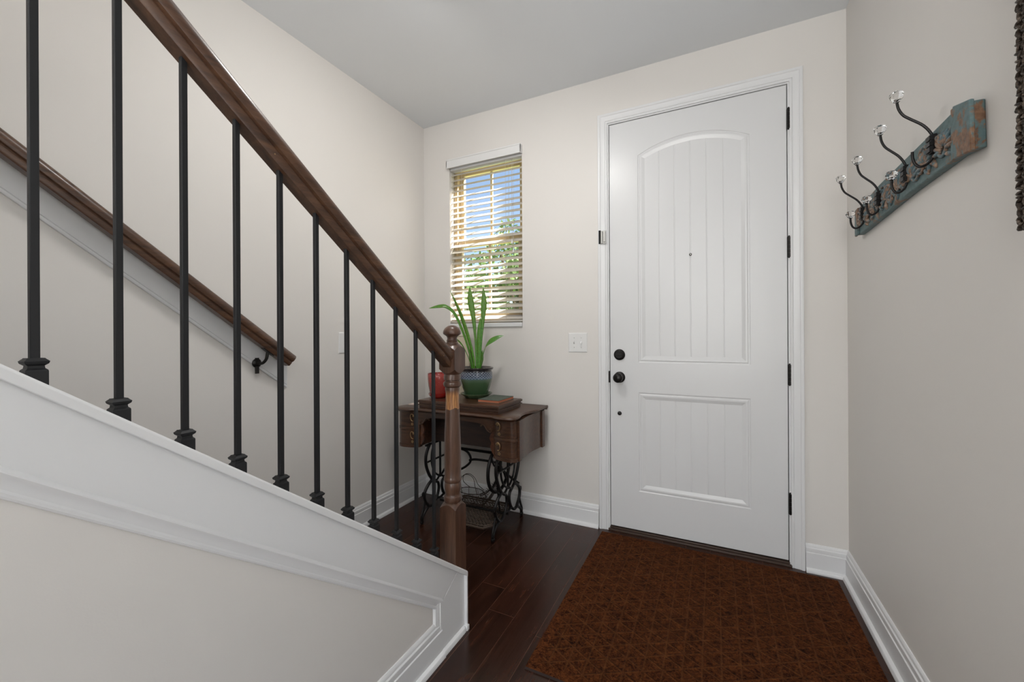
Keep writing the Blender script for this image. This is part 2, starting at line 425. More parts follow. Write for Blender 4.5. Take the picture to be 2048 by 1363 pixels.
bm.faces.new(rings[0][::-1]); bm.faces.new(rings[-1]); struct('trim_2', bm, TRIM, smooth=True, auto=18)
bm = bmesh.new(); box(bm, J0-.010, J1+.010, YB-.012, YB+.16, 0, .011); box(bm, J0-.002, J1+.002, YB-.002, YB+.16, .011, .021)
struct('trim_3', bm, THRESH, bevel=.002)
bm = bmesh.new(); box(bm, J0, J1, YD+.05, YD+.10, .021, JT); struct('door_gap_shade', bm, BLACK)   # black sheet behind the leaf, shade put into its colour for the gaps
# strike plate and flip latch
bm = bmesh.new(); box(bm, DXL-.0095, DXL-.002, YB-.003, YB+.02, .895, .965); tag(link('strike_plate', bm, BRONZE, bevel=.001), 'thin dark strike plate on the door jamb beside the knob', 'strike plate')
dl = empty('door_latch', (-.609, YB-.018, 1.78), 'small nickel and black flip latch on the left door casing above the switch', 'latch')
link('latch_base', B(-.632, -.620, YB-.024, YB-.016, 1.740, 1.822), BLACK, dl, bevel=.001)
bm = bmesh.new(); box(bm, -.620, -.588, YB-.022, YB-.016, 1.740, 1.818); lathe(bm, [(.005, 1.742), (.005, 1.816)], (-.6115, YB-.026, 0), 14); link('latch_plate', bm, CHROME, dl, bevel=.0008)
bm = bmesh.new(); box(bm, -.603, -.590, YB-.030, YB-.022, 1.748, 1.812); link('latch_arm', bm, CHROME, dl, bevel=.002)

# ------------------------------------------------------------------ front window with blind
win = bpy.data.objects.new('window_1', None); C.objects.link(win); win.location = ((WX0+WX1)/2, YB+.12, WZ0); win['kind'] = 'structure'
FY0, FY1 = YB+.062, YB+.138
bm = bmesh.new(); fx0, fx1 = WX0, WX1; fw_ = .028
box(bm, fx0, fx0+fw_, FY0, FY1, WZ0, WZ1); box(bm, fx1-fw_, fx1, FY0, FY1, WZ0, WZ1); box(bm, fx0+fw_, fx1-fw_, FY0+.0008, FY1-.0008, WZ0, WZ0+.03); box(bm, fx0+fw_, fx1-fw_, FY0+.0008, FY1-.0008, WZ1-.03, WZ1)
box(bm, fx0+.010, fx0+.016, FY0-.006, FY0, WZ0, WZ1); link('window_frame', bm, ALMOND, win, bevel=.002)
def link_sub(name, bm, mat, par, **k):
    """child of a part whose parent is an Empty: keeps world coordinates"""
    o = link(name, bm, mat, None, **k); o.parent = par
    w = par.location+(par.parent.location if par.parent else Vector((0, 0, 0)))
    o.data.transform(Matrix.Translation(-w)); return o
def sash(name, z0, z1, y0, muntz):
    bm = bmesh.new(); a0, a1 = fx0+fw_, fx1-fw_; st = .034; y1 = y0+.026
    box(bm, a0, a0+st, y0, y1, z0, z1); box(bm, a1-st, a1, y0, y1, z0, z1); box(bm, a0+st, a1-st, y0+.0008, y1-.0008, z0, z0+.038); box(bm, a0+st, a1-st, y0+.0008, y1-.0008, z1-.032, z1)
    xm = (a0+a1)/2; box(bm, xm-.009, xm+.009, y0+.006, y1-.006, z0+.037, z1-.031)
    for zm in muntz: box(bm, a0+st-.001, a1-st+.001, y0+.007, y1-.007, zm-.009, zm+.009)
    s = link(name, bm, ALMOND, win, bevel=.0015)
    s2 = B(a0+.03, a1-.03, y0+.011, y0+.015, z0+.03, z1-.025)
    link_sub('pane', s2, PANE, s); return s
sash('upper_sash', 1.845, WZ1-.03, FY0+.036, (2.115,))
sash('lower_sash', WZ0+.03, 1.885, FY0+.008, (1.60,))
bm = bmesh.new(); box(bm, WX0, WX1, YB-.012, YB+.062, 1.243, WZ0)
struct('trim_4', bm, TRIM, bevel=.003)

bl = empty('window_blind', ((WX0+WX1)/2, YB+.03, WZ1), 'cream horizontal slat blind with white valance in the front window', 'window blind')
bm = bmesh.new(); V0, V1 = -1.752, -1.152
box(bm, V0, V1, YB-.034, YB-.026, 2.404, 2.462); box(bm, V0, V1, YB-.037, YB-.026, 2.454, 2.464); box(bm, V0, V1, YB-.036, YB-.026, 2.402, 2.409)
box(bm, V1-.006, V1, YB-.034, YB-.001, 2.404, 2.462); box(bm, V0, V0+.006, YB-.034, YB-.001, 2.404, 2.462)
link('valance', bm, PLASTW, bl, bevel=.0015)
link('headrail', B(WX0+.004, WX1-.004, YB+.003, YB+.055, 2.395, 2.437), PLASTW, bl, bevel=.002)
bm = bmesh.new(); NS = 27; zt, zb_ = 2.372, 1.312; tilt = R(36); hw = .0245; YS = YB+.031
for i in range(NS):
    z = zt+(zb_-zt)*i/(NS-1); pr = []
    for s in range(-3, 4):
        t = s/3; u = t*hw; v = .0022*(1-t*t)
        pr.append((u*cos(tilt)-v*sin(tilt), u*sin(tilt)+v*cos(tilt)))
    pr2 = [(a+.0022*sin(tilt), b-.0022*cos(tilt)) for a, b in pr][::-1]
    sweep(bm, pr+pr2, (WX0+.006, YS, z), (WX1-.006, YS, z), (0, 1, 0), (0, 0, 1))
link('slats', bm, SLAT, bl, smooth=True)
bm = bmesh.new(); box(bm, WX0+.006, WX1-.006, YS-.022, YS+.022, 1.276, 1.292); link('bottom_rail', bm, SLAT, bl, bevel=.003)
bm = bmesh.new()
for xx in (-1.645, -1.285):
    for yy in (YS-.024, YS+.024):
        tube(bm, [(xx, yy, 2.395), (xx, yy, 1.29)], .0011, 5)
for xx in (-1.235, -1.225): tube(bm, [(xx, YS-.028, 2.395), (xx, YS-.028, 1.83 if xx < -1.23 else 1.77)], .0013, 5)
link('ladder_cords', bm, SLAT, bl)
for xx, zz in ((-1.235, 1.81), (-1.225, 1.75)):
    bm = bmesh.new(); lathe(bm, [(.002, zz+.03), (.006, zz+.012), (.007, zz)], (xx, YS-.028, 0), 12); link('cord_tassel', bm, PLASTW, bl)

# ------------------------------------------------------------------ switch plates
def plate(name, label, w, h_, c0, U, Nn, toggles, cat):
    e = empty(name, c0, label, cat); c0 = Vector(c0); U = Vector(U); Nn = Vector(Nn); Z = Vector((0, 0, 1))
    pr = [(0, 0), (.0025, 0), (.0055, .004), (.006, .010)]
    bm = bmesh.new(); L = []
    for n_, d in ((0, 0), (.003, 0), (.0058, .004), (.0062, .010)):
        L.append([bm.verts.new(c0+Nn*n_+U*(sx*(w/2-d))+Z*(sz*(h_/2-d))) for sx, sz in ((-1, -1), (1, -1), (1, 1), (-1, 1))])
    for a, b in zip(L, L[1:]):
        for i in range(4): bm.faces.new((a[i], a[(i+1) % 4], b[(i+1) % 4], b[i]))
    bm.faces.new(L[-1]); bm.faces.new(L[0][::-1])
    link('cover_plate', bm, PLASTW, e)
    for k, t in enumerate(toggles):
        bm = bmesh.new(); c = c0+U*t
        dn = .008 if k == 0 else -.008
        vs = []
        for n_, ww, zz in ((.006, .0045, 0), (.018, .0035, dn)):
            vs.append([bm.verts.new(c+Nn*n_+U*(a*ww)+Z*(zz+b*.009*(1 if n_ < .01 else .6))) for a, b in ((-1, -1), (1, -1), (1, 1), (-1, 1))])
        for i in range(4): bm.faces.new((vs[0][i], vs[0][(i+1) % 4], vs[1][(i+1) % 4], vs[1][i]))
        bm.faces.new(vs[1]); link('toggle', bm, PLASTW, e, bevel=.001)
        for zz in (-.030, .030):
            bm = bmesh.new(); ball(bm, c+Z*zz+Nn*.0058, .0028, 10, 6); link('screw', bm, CHROME, e, smooth=True)
    return e
plate('light_switch', 'white double toggle switch plate on the back wall beside the door', .122, .122, (-.773, YB, 1.137), (1, 0, 0), (0, -1, 0), (-.023, .023), 'light switch')
plate('wall_plate', 'white blank wall plate on the left wall seen between balusters', .080, .124, (XL, 1.738, 1.146), (0, 1, 0), (1, 0, 0), (), 'wall plate')

# ------------------------------------------------------------------ knee wall, stairs
def zcap(y): return 1.153-(y-.196)*SL           # top outer edge of the cap
YE = 1.398                                       # end of the knee wall's boards
YK0 = -1.0
def shear(bm, prof, y0, y1, zf, x0=0, mi=0):
    """profile (x, dz) in a vertical plane across Y, swept along Y following zf(y)"""
    a = [bm.verts.new((x0+p[0], y0, zf(y0)+p[1])) for p in prof]; b = [bm.verts.new((x0+p[0], y1, zf(y1)+p[1])) for p in prof]
    n = len(prof)
    for i in range(n): bm.faces.new((a[i], a[(i+1) % n], b[(i+1) % n], b[i])).material_index = mi
    bm.faces.new(a[::-1]); bm.faces.new(b)
bm = bmesh.new()
def wallpoly(bm, x0, x1, pts):
    a = [bm.verts.new((x0, y, z)) for y, z in pts]; b = [bm.verts.new((x1, y, z)) for y, z in pts]; n = len(pts)
    for i in range(n): bm.faces.new((a[i], a[(i+1) % n], b[(i+1) % n], b[i]))
    bm.faces.new(a[::-1]); bm.faces.new(b)
wallpoly(bm, -1.0, XK, [(YK0, 0), (1.337, 0), (1.337, zcap(1.337)-.021), (YK0, zcap(YK0)-.021)])
struct('wall_stair', bm, WALL)
# cap
bm = bmesh.new(); 
shear(bm, [(0, -.022), (0, -.004), (-.003, 0), (-.110, 0), (-.110, -.022)], YK0, 1.337, zcap, -.897)
shear(bm, [(0, -.022), (0, -.004), (-.003, 0), (-.0165, 0), (-.0165, -.022)], 1.337, YE+.002, zcap, -.897)
struct('trim_5', bm, TRIM, bevel=.0015)
# skirt board below the cap, sloping moulding, end board, base
XS = XK+.013
bm = bmesh.new(); wallpoly(bm, XK, XS, [(YK0, zcap(YK0)-.019), (1.345, zcap(1.345)-.019), (1.250, zcap(1.250)-.150), (YK0, zcap(YK0)-.150)])
struct('trim_6', bm, TRIM)
bm = bmesh.new()
MP = [(.000, -.049), (.007, -.0475), (.0105, -.0435), (.0110, -.0385), (.0090, -.0355), (.0085, -.034), (.0095, -.026), (.0125, -.018), (.0175, -.0125), (.0195, -.0095), (.0190, -.0065), (.0160, -.002), (.0140, 0), (0, 0)]
shear(bm, MP, YK0, 1.245, lambda y: zcap(y)-.144, XK)
# inner edge moulding of the end board (vertical)
VP = [(0, 0), (.004, .004), (.0085, .006), (.011, .015), (.0115, .027), (.014, .029), (.014, .036), (.013, .038), (0, .038)]
sweep(bm, VP, (XK, 1.205, .10), (XK, 1.205, zcap(1.243)-.155), (1, 0, 0), (0, 1, 0))
struct('trim_7', bm, TRIM, smooth=True, auto=25)
bm = bmesh.new(); wallpoly(bm, -.9145, XS+.0007, [(1.243, .0), (YE, 0), (YE, zcap(YE)-.019), (1.347, zcap(1.347)-.019), (1.250, zcap(1.250)-.150), (1.243, zcap(1.243)-.150)])
struct('trim_11', bm, TRIM)
bm = bmesh.new()     # end strip
box(bm, -.9145, -.899, YE-.004, YE+.004, .018, zcap(YE)-.016); box(bm, -.9145, -.894, YE-.010, YE+.006, 0, .021)
struct('trim_8', bm, TRIM, bevel=.002)
baseboard('baseboard_stair', [((XK, YK0, 0), (XK, 1.243, 0), (1, 0, 0)), ((XS-.016, 1.23, 0), (XS-.016, 1.385, 0), (1, 0, 0))])

# stair flight hidden behind the knee wall
st = empty('staircase', (-1.49, 1.3, 0), 'closed stair flight rising behind the white knee wall', 'staircase')
RISE, RUN = .188, .247
bt, br = bmesh.new(), bmesh.new()
for i in range(14):
    y1 = 1.24-i*RUN; z = (i+1)*RISE
    box(bt, XL+.016, -1.002, y1-RUN-.002, y1+.022, z-.026, z); box(br, XL+.016, -1.002, y1-.018, y1, z-RISE, z-.026)
link('treads', bt, FLOORM, st, bevel=.006); link('risers', br, TRIM, st)

# ------------------------------------------------------------------ balustrade
NX, NY = -.9525, 1.3765
rl = empty('stair_railing', (NX, NY, 0), 'walnut handrail and newel with black iron balusters on the white stair wall', 'stair railing')
RP = [(-.0175, 0), (.0175, 0), (.0205, .004), (.0225, .018), (.0200, .0205), (.0200, .0225), (.0265, .026), (.0300, .034), (.0300, .043), (.0270, .052), (.0200, .0585), (.0100, .0620), (0, .063)]
RP = RP+[(-a, b) for a, b in RP[::-1] if a > 0.0005][:-1] + [(-.0175, 0)]
RP = RP[:-1]
cs = 1/math.hypot(1, SL); D_ = Vector((0, -cs, SL*cs)); N_ = Vector((0, SL*cs, cs))   # along the slope (upwards), normal
def rail(name, xc, yb, zb, length, par, mat):
    bm = bmesh.new(); A = Vector((xc, yb, zb)); sweep(bm, RP, A, A+D_*length, (1, 0, 0), N_)
    return link(name, bm, mat, par, smooth=True, auto=30)
def zrb(y): return 1.118+SL*(1.264-y)
bm = bmesh.new()
y0, y1 = 1.345, -.35       # vertical cut at the newel
prv = [(u, v/cs) for u, v in RP]
shear(bm, prv, y0, y1, zrb, NX)
link('handrail', bm, RAILW, rl, smooth=True, auto=30)
# newel post
bm = bmesh.new(); hwN = .0375
def block(z0, z1, top=True, bot=False):
    n = 12; g = {}
    for s_, zc in ((1, z1), (0, z0)):
        for i in range(n+1):
            for j in range(n+1):
                x_ = -hwN+2*hwN*i/n; y_ = -hwN+2*hwN*j/n; r_ = math.hypot(x_, y_)
                dz = max(0, r_-.031)*1.05 if (s_ and top) or (not s_ and bot) else 0
                g[s_, i, j] = bm.verts.new((NX+x_, NY+y_, zc-dz if s_ else zc+dz))
    for s_ in (0, 1):
        for i in range(n):
            for j in range(n): bm.faces.new((g[s_, i, j], g[s_, i+1, j], g[s_, i+1, j+1], g[s_, i, j+1]))
    for i in range(n):
        for a, b in (((i, 0), (i+1, 0)), ((n, i), (n, i+1)), ((i+1, n), (i, n)), ((0, i+1), (0, i))):
            bm.faces.new((g[0, *a], g[0, *b], g[1, *b], g[1, *a]))
block(0, .520); block(1.030, 1.152, True, True)
lathe(bm, [(.030, .505), (.032, .519), (.0355, .523), (.0375, .532), (.0355, .542), (.032, .546), (.0305, .552), (.0335, .566), (.0350, .578), (.0335, .592), (.0310, .598), (.0345, .601), (.0365, .608), (.0350, .616), (.0330, .621),
           (.0345, .66), (.0340, .72), (.0318, .80), (.0285, .88), (.0265, .925), (.0268, .955), (.0295, .972), (.0285, .975), (.0285, .979), (.0345, .984), (.0365, .992), (.0345, 1.000), (.0300, 1.003), (.0300, 1.007), (.0335, 1.009), (.0335, 1.026), (.030, 1.034)], (NX, NY, 0), 40)
lathe(bm, [(.026, 1.140), (.0265, 1.152), (.024, 1.158), (.0215, 1.162), (.0225, 1.167), (.0205, 1.170), (.0195, 1.176), (.0215, 1.183), (.030, 1.190), (.0355, 1.193), (.0365, 1.199), (.0350, 1.207), (.0290, 1.217), (.0170, 1.226), (.006, 1.2285), (0, 1.229)], (NX, NY, 0), 40, cap=False)
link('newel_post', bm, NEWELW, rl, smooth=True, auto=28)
# balusters: square bar + stepped shoe
bs = .0055
def baluster(y):
    bm = bmesh.new(); z0 = zcap(y)-.004; box(bm, NX-bs, NX+bs, y-bs, y+bs, z0, zrb(y)+.012)
    b = link('baluster', bm, IRON, rl, bevel=.0012)
    bm = bmesh.new(); k = .0125
    def ring(w, z, sl=0): return [bm.verts.new((NX+sx*w, y+sy*w, z-sl*sy*w)) for sx, sy in ((-1, -1), (1, -1), (1, 1), (-1, 1))]
    L = [ring(k, zcap(y)-.001, SL), ring(k, zcap(y)+.018), ring(k-.0005, zcap(y)+.020), ring(k-.003, zcap(y)+.0225), ring(k-.0035, zcap(y)+.0265), ring(k+.0003, zcap(y)+.030), ring(k+.0012, zcap(y)+.0335), ring(k-.0025, zcap(y)+.0375), ring(k-.0030, zcap(y)+.0385)]
    for a, c_ in zip(L, L[1:]):
        for i in range(4): bm.faces.new((a[i], a[(i+1) % 4], c_[(i+1) % 4], c_[i]))
    bm.faces.new(L[-1]); bm.faces.new(L[0][::-1]); link_sub('baluster_shoe', bm, IRON, b)
for i in range(-2, 11): baluster(.241+.1011*i)
for y in (1.29, 1.10, 0.62):      # rail screws
    bm = bmesh.new(); ball(bm, Vector((NX+.0205, y, zrb(y)+.012)), .0022, 8, 5); link('screw_head', bm, BRASS, rl)

# ------------------------------------------------------------------ wall rail on the left wall
wr = empty('wall_handrail', (XL+.07, 1.2, 1.1), 'walnut handrail bracketed to the white board on the left wall', 'handrail')
rail('rail', XL+.066, 1.330, 1.040, 2.4, wr, RAILW)
def bracket(y):
    zb = 1.040+SL*(1.330-y); bm = bmesh.new()
    lathe(bm, [(.022, 0), (.022, .004), (.014, .009), (.010, .011)], (XL+.012, y-.02, zb-.055), 20, axis='X')
    box(bm, XL+.012, XL+.020, y-.028, y-.012, zb-.105, zb-.03)
    tube(bm, spline([(XL+.02, y-.02, zb-.055), (XL+.045, y-.012, zb-.055), (XL+.062, y-.004, zb-.035), (XL+.066, y, zb-.004)], 5), .007, 10)
    A = Vector((XL+.066, y, zb)); sweep(bm, [(-.012, -.003), (.012, -.003), (.012, .0005), (-.012, .0005)], A-D_*.03, A+D_*.03, (1, 0, 0), N_)
    link('bracket', bm, BRONZE, wr, smooth=True)
bracket(1.232); bracket(.15)
bm = bmesh.new(); zbd = lambda y: .937+SL*(1.351-y)
shear(bm, [(0, 0), (.010, 0), (.012, .004), (.012, .008), (.008, .010), (.008, .014), (.012, .016), (.012, .150), (0, .150)], -.35, 1.368, zbd, XL)
struct('trim_9', bm, TRIM, smooth=True, auto=20)

# ------------------------------------------------------------------ entry mat
mx0, mx1, my0, my1 = -.612, .524, 1.322, 2.438
bm = bmesh.new(); e = .012
lo = [bm.verts.new((x, y, 0)) for x, y in ((mx0, my0), (mx1, my0), (mx1, my1), (mx0, my1))]
hi = [bm.verts.new((x, y, .0085)) for x, y in ((mx0+.002, my0+.002), (mx1-.002, my0+.002), (mx1-.002, my1-.002), (mx0+.002, my1-.002))]
for i in range(4): bm.faces.new((lo[i], lo[(i+1) % 4], hi[(i+1) % 4], hi[i])).material_index = 1
bm.faces.new(hi); bm.faces.new(lo[::-1])
mt = link('entry_mat', bm, [MATM, MATB], loc=((mx0+mx1)/2, (my0+my1)/2, 0)); tag(mt, 'brown quilted entry mat on the dark wood floor before the front door', 'door mat')

# ------------------------------------------------------------------ treadle sewing cabinet
TX0, TX1, TY0, TY1, TZ = -1.838, -.962, 1.985, 2.462, .735
sc_ = empty('sewing_cabinet', ((TX0+TX1)/2, 2.21, 0), 'antique brown treadle sewing cabinet with curved drawers on black iron legs', 'sewing table')
def outline(ins=0.0):
    """serpentine plan of the table top"""
    cx = (TX0+TX1)/2; hw_ = (TX1-TX0)/2
    right = [(.0, .022), (.16, .022), (.262, .024), (.285, .018), (.31, .004), (.36, -.004), (.398, .004), (.420, .020), (.4245, .045), (.4235, .085), (.412, .125), (.408, .175), (.414, .225), (.428, .275), (.4365, .320), (.438, .40), (.438, .477)]
    pts = [Vector((a, b, 0)) for a, b in right]
    sm = spline(pts, 4)
    o = [(cx+p.x*(hw_/.438), TY0+p.y) for p in sm]
    l = [(2*cx-x, y) for x, y in o[::-1]]
    P = l[:-1]+o
    if ins:
        n = len(P); Q = []
        c = Vector((cx, TY0+.24))
        for i in range(n):
            a, b = Vector(P[i-1]), Vector(P[(i+1) % n]); t = (b-a).normalized(); nn = Vector((-t.y, t.x))
            p = Vector(P[i]); q = p+nn*ins
            if (q-c).length > (p-c).length: q = p-nn*ins
            Q.append((q.x, q.y))
        P = Q
    return P
bm = bmesh.new(); L = []
for ins, z in ((.016, TZ-.026), (.012, TZ-.020), (.004, TZ-.016), (.000, TZ-.011), (.002, TZ-.005), (.007, TZ), ):
    L.append([bm.verts.new((x, y, z)) for x, y in outline(ins)])
for a, b in zip(L, L[1:]):
    n = len(a)
    for i in range(n): bm.faces.new((a[i], a[(i+1) % n], b[(i+1) % n], b[i]))
bm.faces.new(L[-1]); bm.faces.new(L[0][::-1]); link('table_top', bm, CABW, sc_, smooth=True, auto=50)
# folded lid with stepped edge
LX0, LX1, LY0, LY1 = -1.668, -1.097, 2.035, 2.350
bm = bmesh.new()
for d, z0, z1 in ((.006, TZ, TZ+.018), (-.002, TZ+.018, TZ+.024), (.004, TZ+.024, TZ+.034), (-.003, TZ+.034, TZ+.047), (.002, TZ+.047, TZ+.050)):
    box(bm, LX0+d, LX1-d, LY0+d, LY1-d, z0, z1)
link('lid', bm, CABW, sc_, bevel=.002); LZ = TZ+.050
# drawer cases
ZC0 = .488; ZC1 = TZ-.024
def mir(x): return TX0+TX1-x
def case(side):
    m = (lambda x: x) if side > 0 else mir
    def poly(bm, pts, z0, z1):
        a = [bm.verts.new((m(x), y, z0)) for x, y in pts]; b = [bm.verts.new((m(x), y, z1)) for x, y in pts]; n = len(pts)
        for i in range(n): bm.faces.new((a[i], a[(i+1) % n], b[(i+1) % n], b[i]))
        bm.faces.new(a); bm.faces.new(b)
    XI, XO = -1.131, -.975
    sidep = [(p.x, p.y) for p in spline([(XO, 2.075, 0), (XO-.001, 2.11, 0), (XO-.005, 2.15, 0), (XO-.009, 2.20, 0), (XO-.009, 2.26, 0), (XO-.003, 2.32, 0), (XO, 2.36, 0), (XO, 2.43, 0)], 4)]
    bm = bmesh.new(); poly(bm, [(XI, 2.055)]+[(XO, 2.055)]+sidep+[(XI, 2.43)], ZC0, ZC1)
    # corner strips
    box(bm, *sorted((m(XO-.012), m(XO+.004))), 2.050, 2.078, ZC0-.004, ZC1); box(bm, *sorted((m(XO-.012), m(XO+.010))), 2.372, 2.408, ZC0-.004, ZC1)
    box(bm, *sorted((m(XI-.004), m(XI+.006))), 2.044, 2.075, ZC0-.004, ZC1)
    cz = link('drawer_case', bm, CABW, sc_, bevel=.0012)
    fr = [(p.x, p.y) for p in spline([(XI+.006, 2.046, 0), (XI+.03, 2.036, 0), (-1.070, 2.026, 0), (-1.03, 2.020, 0), (-1.005, 2.023, 0), (-.990, 2.036, 0), (-.985, 2.052, 0)], 4)]
    def front(z0, z1, grow, name, mat):
        bm = bmesh.new(); pts = [(x+(grow if x > -1.0 else 0), y-grow) for x, y in fr]
        poly(bm, pts+[(-.985, 2.075), (XI+.006, 2.075)], z0, z1); return link(name, bm, mat, sc_, smooth=True, bevel=.0015)
    for k, (z0, z1) in enumerate(((.612, ZC1-.004), (.503, .594))):
        d = front(z0, z1, 0, 'drawer', CABW)
        bm = bmesh.new(); zc = (z0+z1)/2; xh = -1.094
        yh = 2.0325
        # brass drop pull: hooked arc and a rosette under it
        pts = [(m(xh+.013*cos(a)*1.0), yh-.009-.003*sin(a), zc+.012+.023*sin(a)) for a in [R(t) for t in range(150, -111, -20)]]
        tube(bm, pts, .0034, 7)
        ball(bm, (m(xh-.006), yh-.004, zc+.022), .0085, 10, 6, (1, .6, 1))
        for a in range(5): ball(bm, (m(xh+.004)+.0062*cos(a*1.257), yh-.003, zc-.030+.0062*sin(a*1.257)), .0042, 8, 5, (1, .5, 1))
        link_sub('drawer_pull', bm, BRASS, d, smooth=True)
    front(.595, .611, .005, 'moulding', CABW); front(ZC0-.006, .502, .005, 'moulding', CABW)
    # carved bracket on the inner side
    bm = bmesh.new(); xb = XI-.004
    prof = [(0, 0), (-.004, -.03), (-.018, -.045), (-.008, -.058), (-.022, -.085), (-.030, -.110), (-.018, -.135), (-.026, -.155), (-.014, -.185), (0, -.205)]
    prof = [(p.x, p.y) for p in spline([Vector((a, b, 0)) for a, b in prof], 3)]
    a = [bm.verts.new((m(xb+u), 2.052, ZC1+v-.01)) for u, v in prof]; b = [bm.verts.new((m(xb+u), 2.066, ZC1+v-.01)) for u, v in prof]; n = len(prof)
    for i in range(n): bm.faces.new((a[i], a[(i+1) % n], b[(i+1) % n], b[i]))
    bm.faces.new(a); bm.faces.new(b[::-1]); link('carved_bracket', bm, CABL, sc_, bevel=.003)
    bm = bmesh.new()      # applied scrolls
    tube(bm, spline([(m(xb-.075), 2.040, .668), (m(xb-.058), 2.038, .672), (m(xb-.045), 2.036, .655), (m(xb-.030), 2.036, .638), (m(xb-.012), 2.036, .632), (m(xb-.006), 2.037, .645), (m(xb-.014), 2.038, .652), (m(xb-.020), 2.039, .646)], 5), .0035, 7)
    ball(bm, (m(xb-.078), 2.040, .664), .005, 8, 6); link('carved_scroll', bm, CABW, sc_, smooth=True)
case(1); case(-1)
# apron with arched lower edge
bm = bmesh.new(); ax0, ax1 = mir(-1.131), -1.131; n = 30; top = ZC1
low = []
for i in range(n+1):
    x = ax0+(ax1-ax0)*i/n; e_ = min(x-ax0, ax1-x); t = min(1, e_/.10); t = t*t*(3-2*t)
    low.append((x, .632+.038*t+.010*sin(pi*min(1, e_/.2)*.5)))
for y_ in (0,):
    f0 = [bm.verts.new((x, 2.040, z)) for x, z in low]; f1 = [bm.verts.new((x, 2.040, top)) for x, z in low]
    g0 = [bm.verts.new((x, 2.056, z)) for x, z in low]; g1 = [bm.verts.new((x, 2.056, top)) for x, z in low]
    for i in range(n):
        bm.faces.new((f0[i], f0[i+1], f1[i+1], f1[i])); bm.faces.new((g0[i], g1[i], g1[i+1], g0[i+1])); bm.faces.new((f0[i], g0[i], g0[i+1], f0[i+1]))
link('apron', bm, CABW, sc_)
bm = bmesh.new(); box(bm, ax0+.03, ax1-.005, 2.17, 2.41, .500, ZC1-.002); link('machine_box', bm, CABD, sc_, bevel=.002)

# cast iron frame
YC = 2.245
def ironside(name, X):
    bm = bmesh.new()
    def c(pts, r=.0085, k=6): tube(bm, [Vector((X, p.x, p.y)) for p in spline([Vector((a, b, 0)) for a, b in pts], k)], r, 8)
    for s in (-1, 1):
        f = lambda pts: [(YC+s*a, b) for a, b in pts]
        c(f([(.108, .488), (.138, .448), (.153, .40), (.146, .347), (.119, .290), (.093, .250), (.129, .226), (.166, .186), (.160, .134), (.120, .087)]), .0100)
        c(f([(.120, .087), (.152, .072), (.184, .044), (.193, .010)]), .0088)
        c(f([(.160, .134), (.178, .090), (.199, .048), (.200, .016)]), .0070)
        c(f([(.093, .250), (.058, .228), (.024, .208), (.018, .165), (.042, .114), (.085, .084), (.120, .087)]), .0092)
        c(f([(.058, .228), (.028, .236), (0, .262)]), .0070)
        c(f([(.060, .488), (.088, .43), (.092, .36), (.070, .300), (.030, .262), (0, .250)]), .0065)
        c(f([(.166, .186), (.182, .192), (.184, .176), (.172, .168)]), .006)
        ball(bm, (X, YC+s*.194, .014), .014, 12, 8, (.8, 1.1, 1))
    c([(YC-.150, .484), (YC+.150, .484)], .008, 1); c([(YC-.150, .374), (YC+.150, .374)], .0065, 1)
    c([(YC, .488), (YC, .240)], .0075, 1); c([(YC-.042, .114), (YC, .104), (YC+.042, .114)], .0075)
    return link(name, bm, CAST, sc_, smooth=True)
ironside('iron_leg_frame', -1.145); ironside('iron_leg_frame', -1.655)
bm = bmesh.new(); YBk = 2.405                # rear brace
def cb(pts, r=.008, k=7): tube(bm, [Vector((p.x, YBk, p.y)) for p in spline([Vector((a, b, 0)) for a, b in pts], k)], r, 8)
cb([(-1.655, .396), (-1.145, .396)], .0095, 1)
for s in (-1, 1):
    f = lambda pts: [(-1.40+s*a, b) for a, b in pts]
    cb(f([(.24, .396), (.155, .385), (.118, .350), (.118, .312), (.155, .275), (.205, .245), (.255, .22)]))
cb([(-1.525, .322), (-1.48, .333), (-1.40, .336), (-1.32, .333), (-1.275, .322)])
link('iron_brace', bm, CAST, sc_, smooth=True)
bm = bmesh.new()                              # belt wheel inside the right frame
wc = Vector((-1.190, 2.212, .368)); rw = .136
ringp = [wc+Vector((0, rw*cos(2*pi*i/48), rw*sin(2*pi*i/48))) for i in range(48)]; tube(bm, ringp, .0105, 8, closed=True)
for i in range(4):
    a = pi/4+i*pi/2; tube(bm, spline([wc, wc+Vector((0, rw*.5*cos(a+.25), rw*.5*sin(a+.25))), wc+Vector((0, rw*cos(a), rw*sin(a)))], 5), .006, 6)
lathe(bm, [(.018, -.016), (.018, .016)], tuple(wc), 16, axis='X'); link('belt_wheel', bm, CAST, sc_, smooth=True)
bm = bmesh.new(); tube(bm, [(-1.20, 2.24, .09), (-1.20, 2.20, .30)], .005, 8); tube(bm, [(-1.655, YC, .085), (-1.145, YC, .085)], .007, 8)
link('pitman_rod', bm, CAST, sc_, smooth=True)
# treadle plate: lattice
bm = bmesh.new(); a0, a1, b0, b1 = -1.545, -1.180, 2.080, 2.360
def tz(y): return .048+(y-2.075)*.16
def bar(p, q_, r=.0042): tube(bm, [(p[0], p[1], tz(p[1])), (q_[0], q_[1], tz(q_[1]))], r, 6)
ch = .045
rim_ = [(a0+ch, b0), (a1-ch, b0), (a1, b0+ch), (a1, b1-ch*.4), (a1-ch*.4, b1), (a0+ch*.4, b1), (a0, b1-ch*.4), (a0, b0+ch)]
tube(bm, [(x, y, tz(y)) for x, y in rim_], .007, 6, closed=True)
rim2 = [(a0+ch+.006, b0+.02), (a1-ch-.006, b0+.02), (a1-.02, b0+ch+.006), (a1-.02, b1-.03), (a1-.03, b1-.022), (a0+.03, b1-.022), (a0+.02, b1-.03), (a0+.02, b0+ch+.006)]
tube(bm, [(x, y, tz(y)) for x, y in rim2], .005, 6, closed=True)
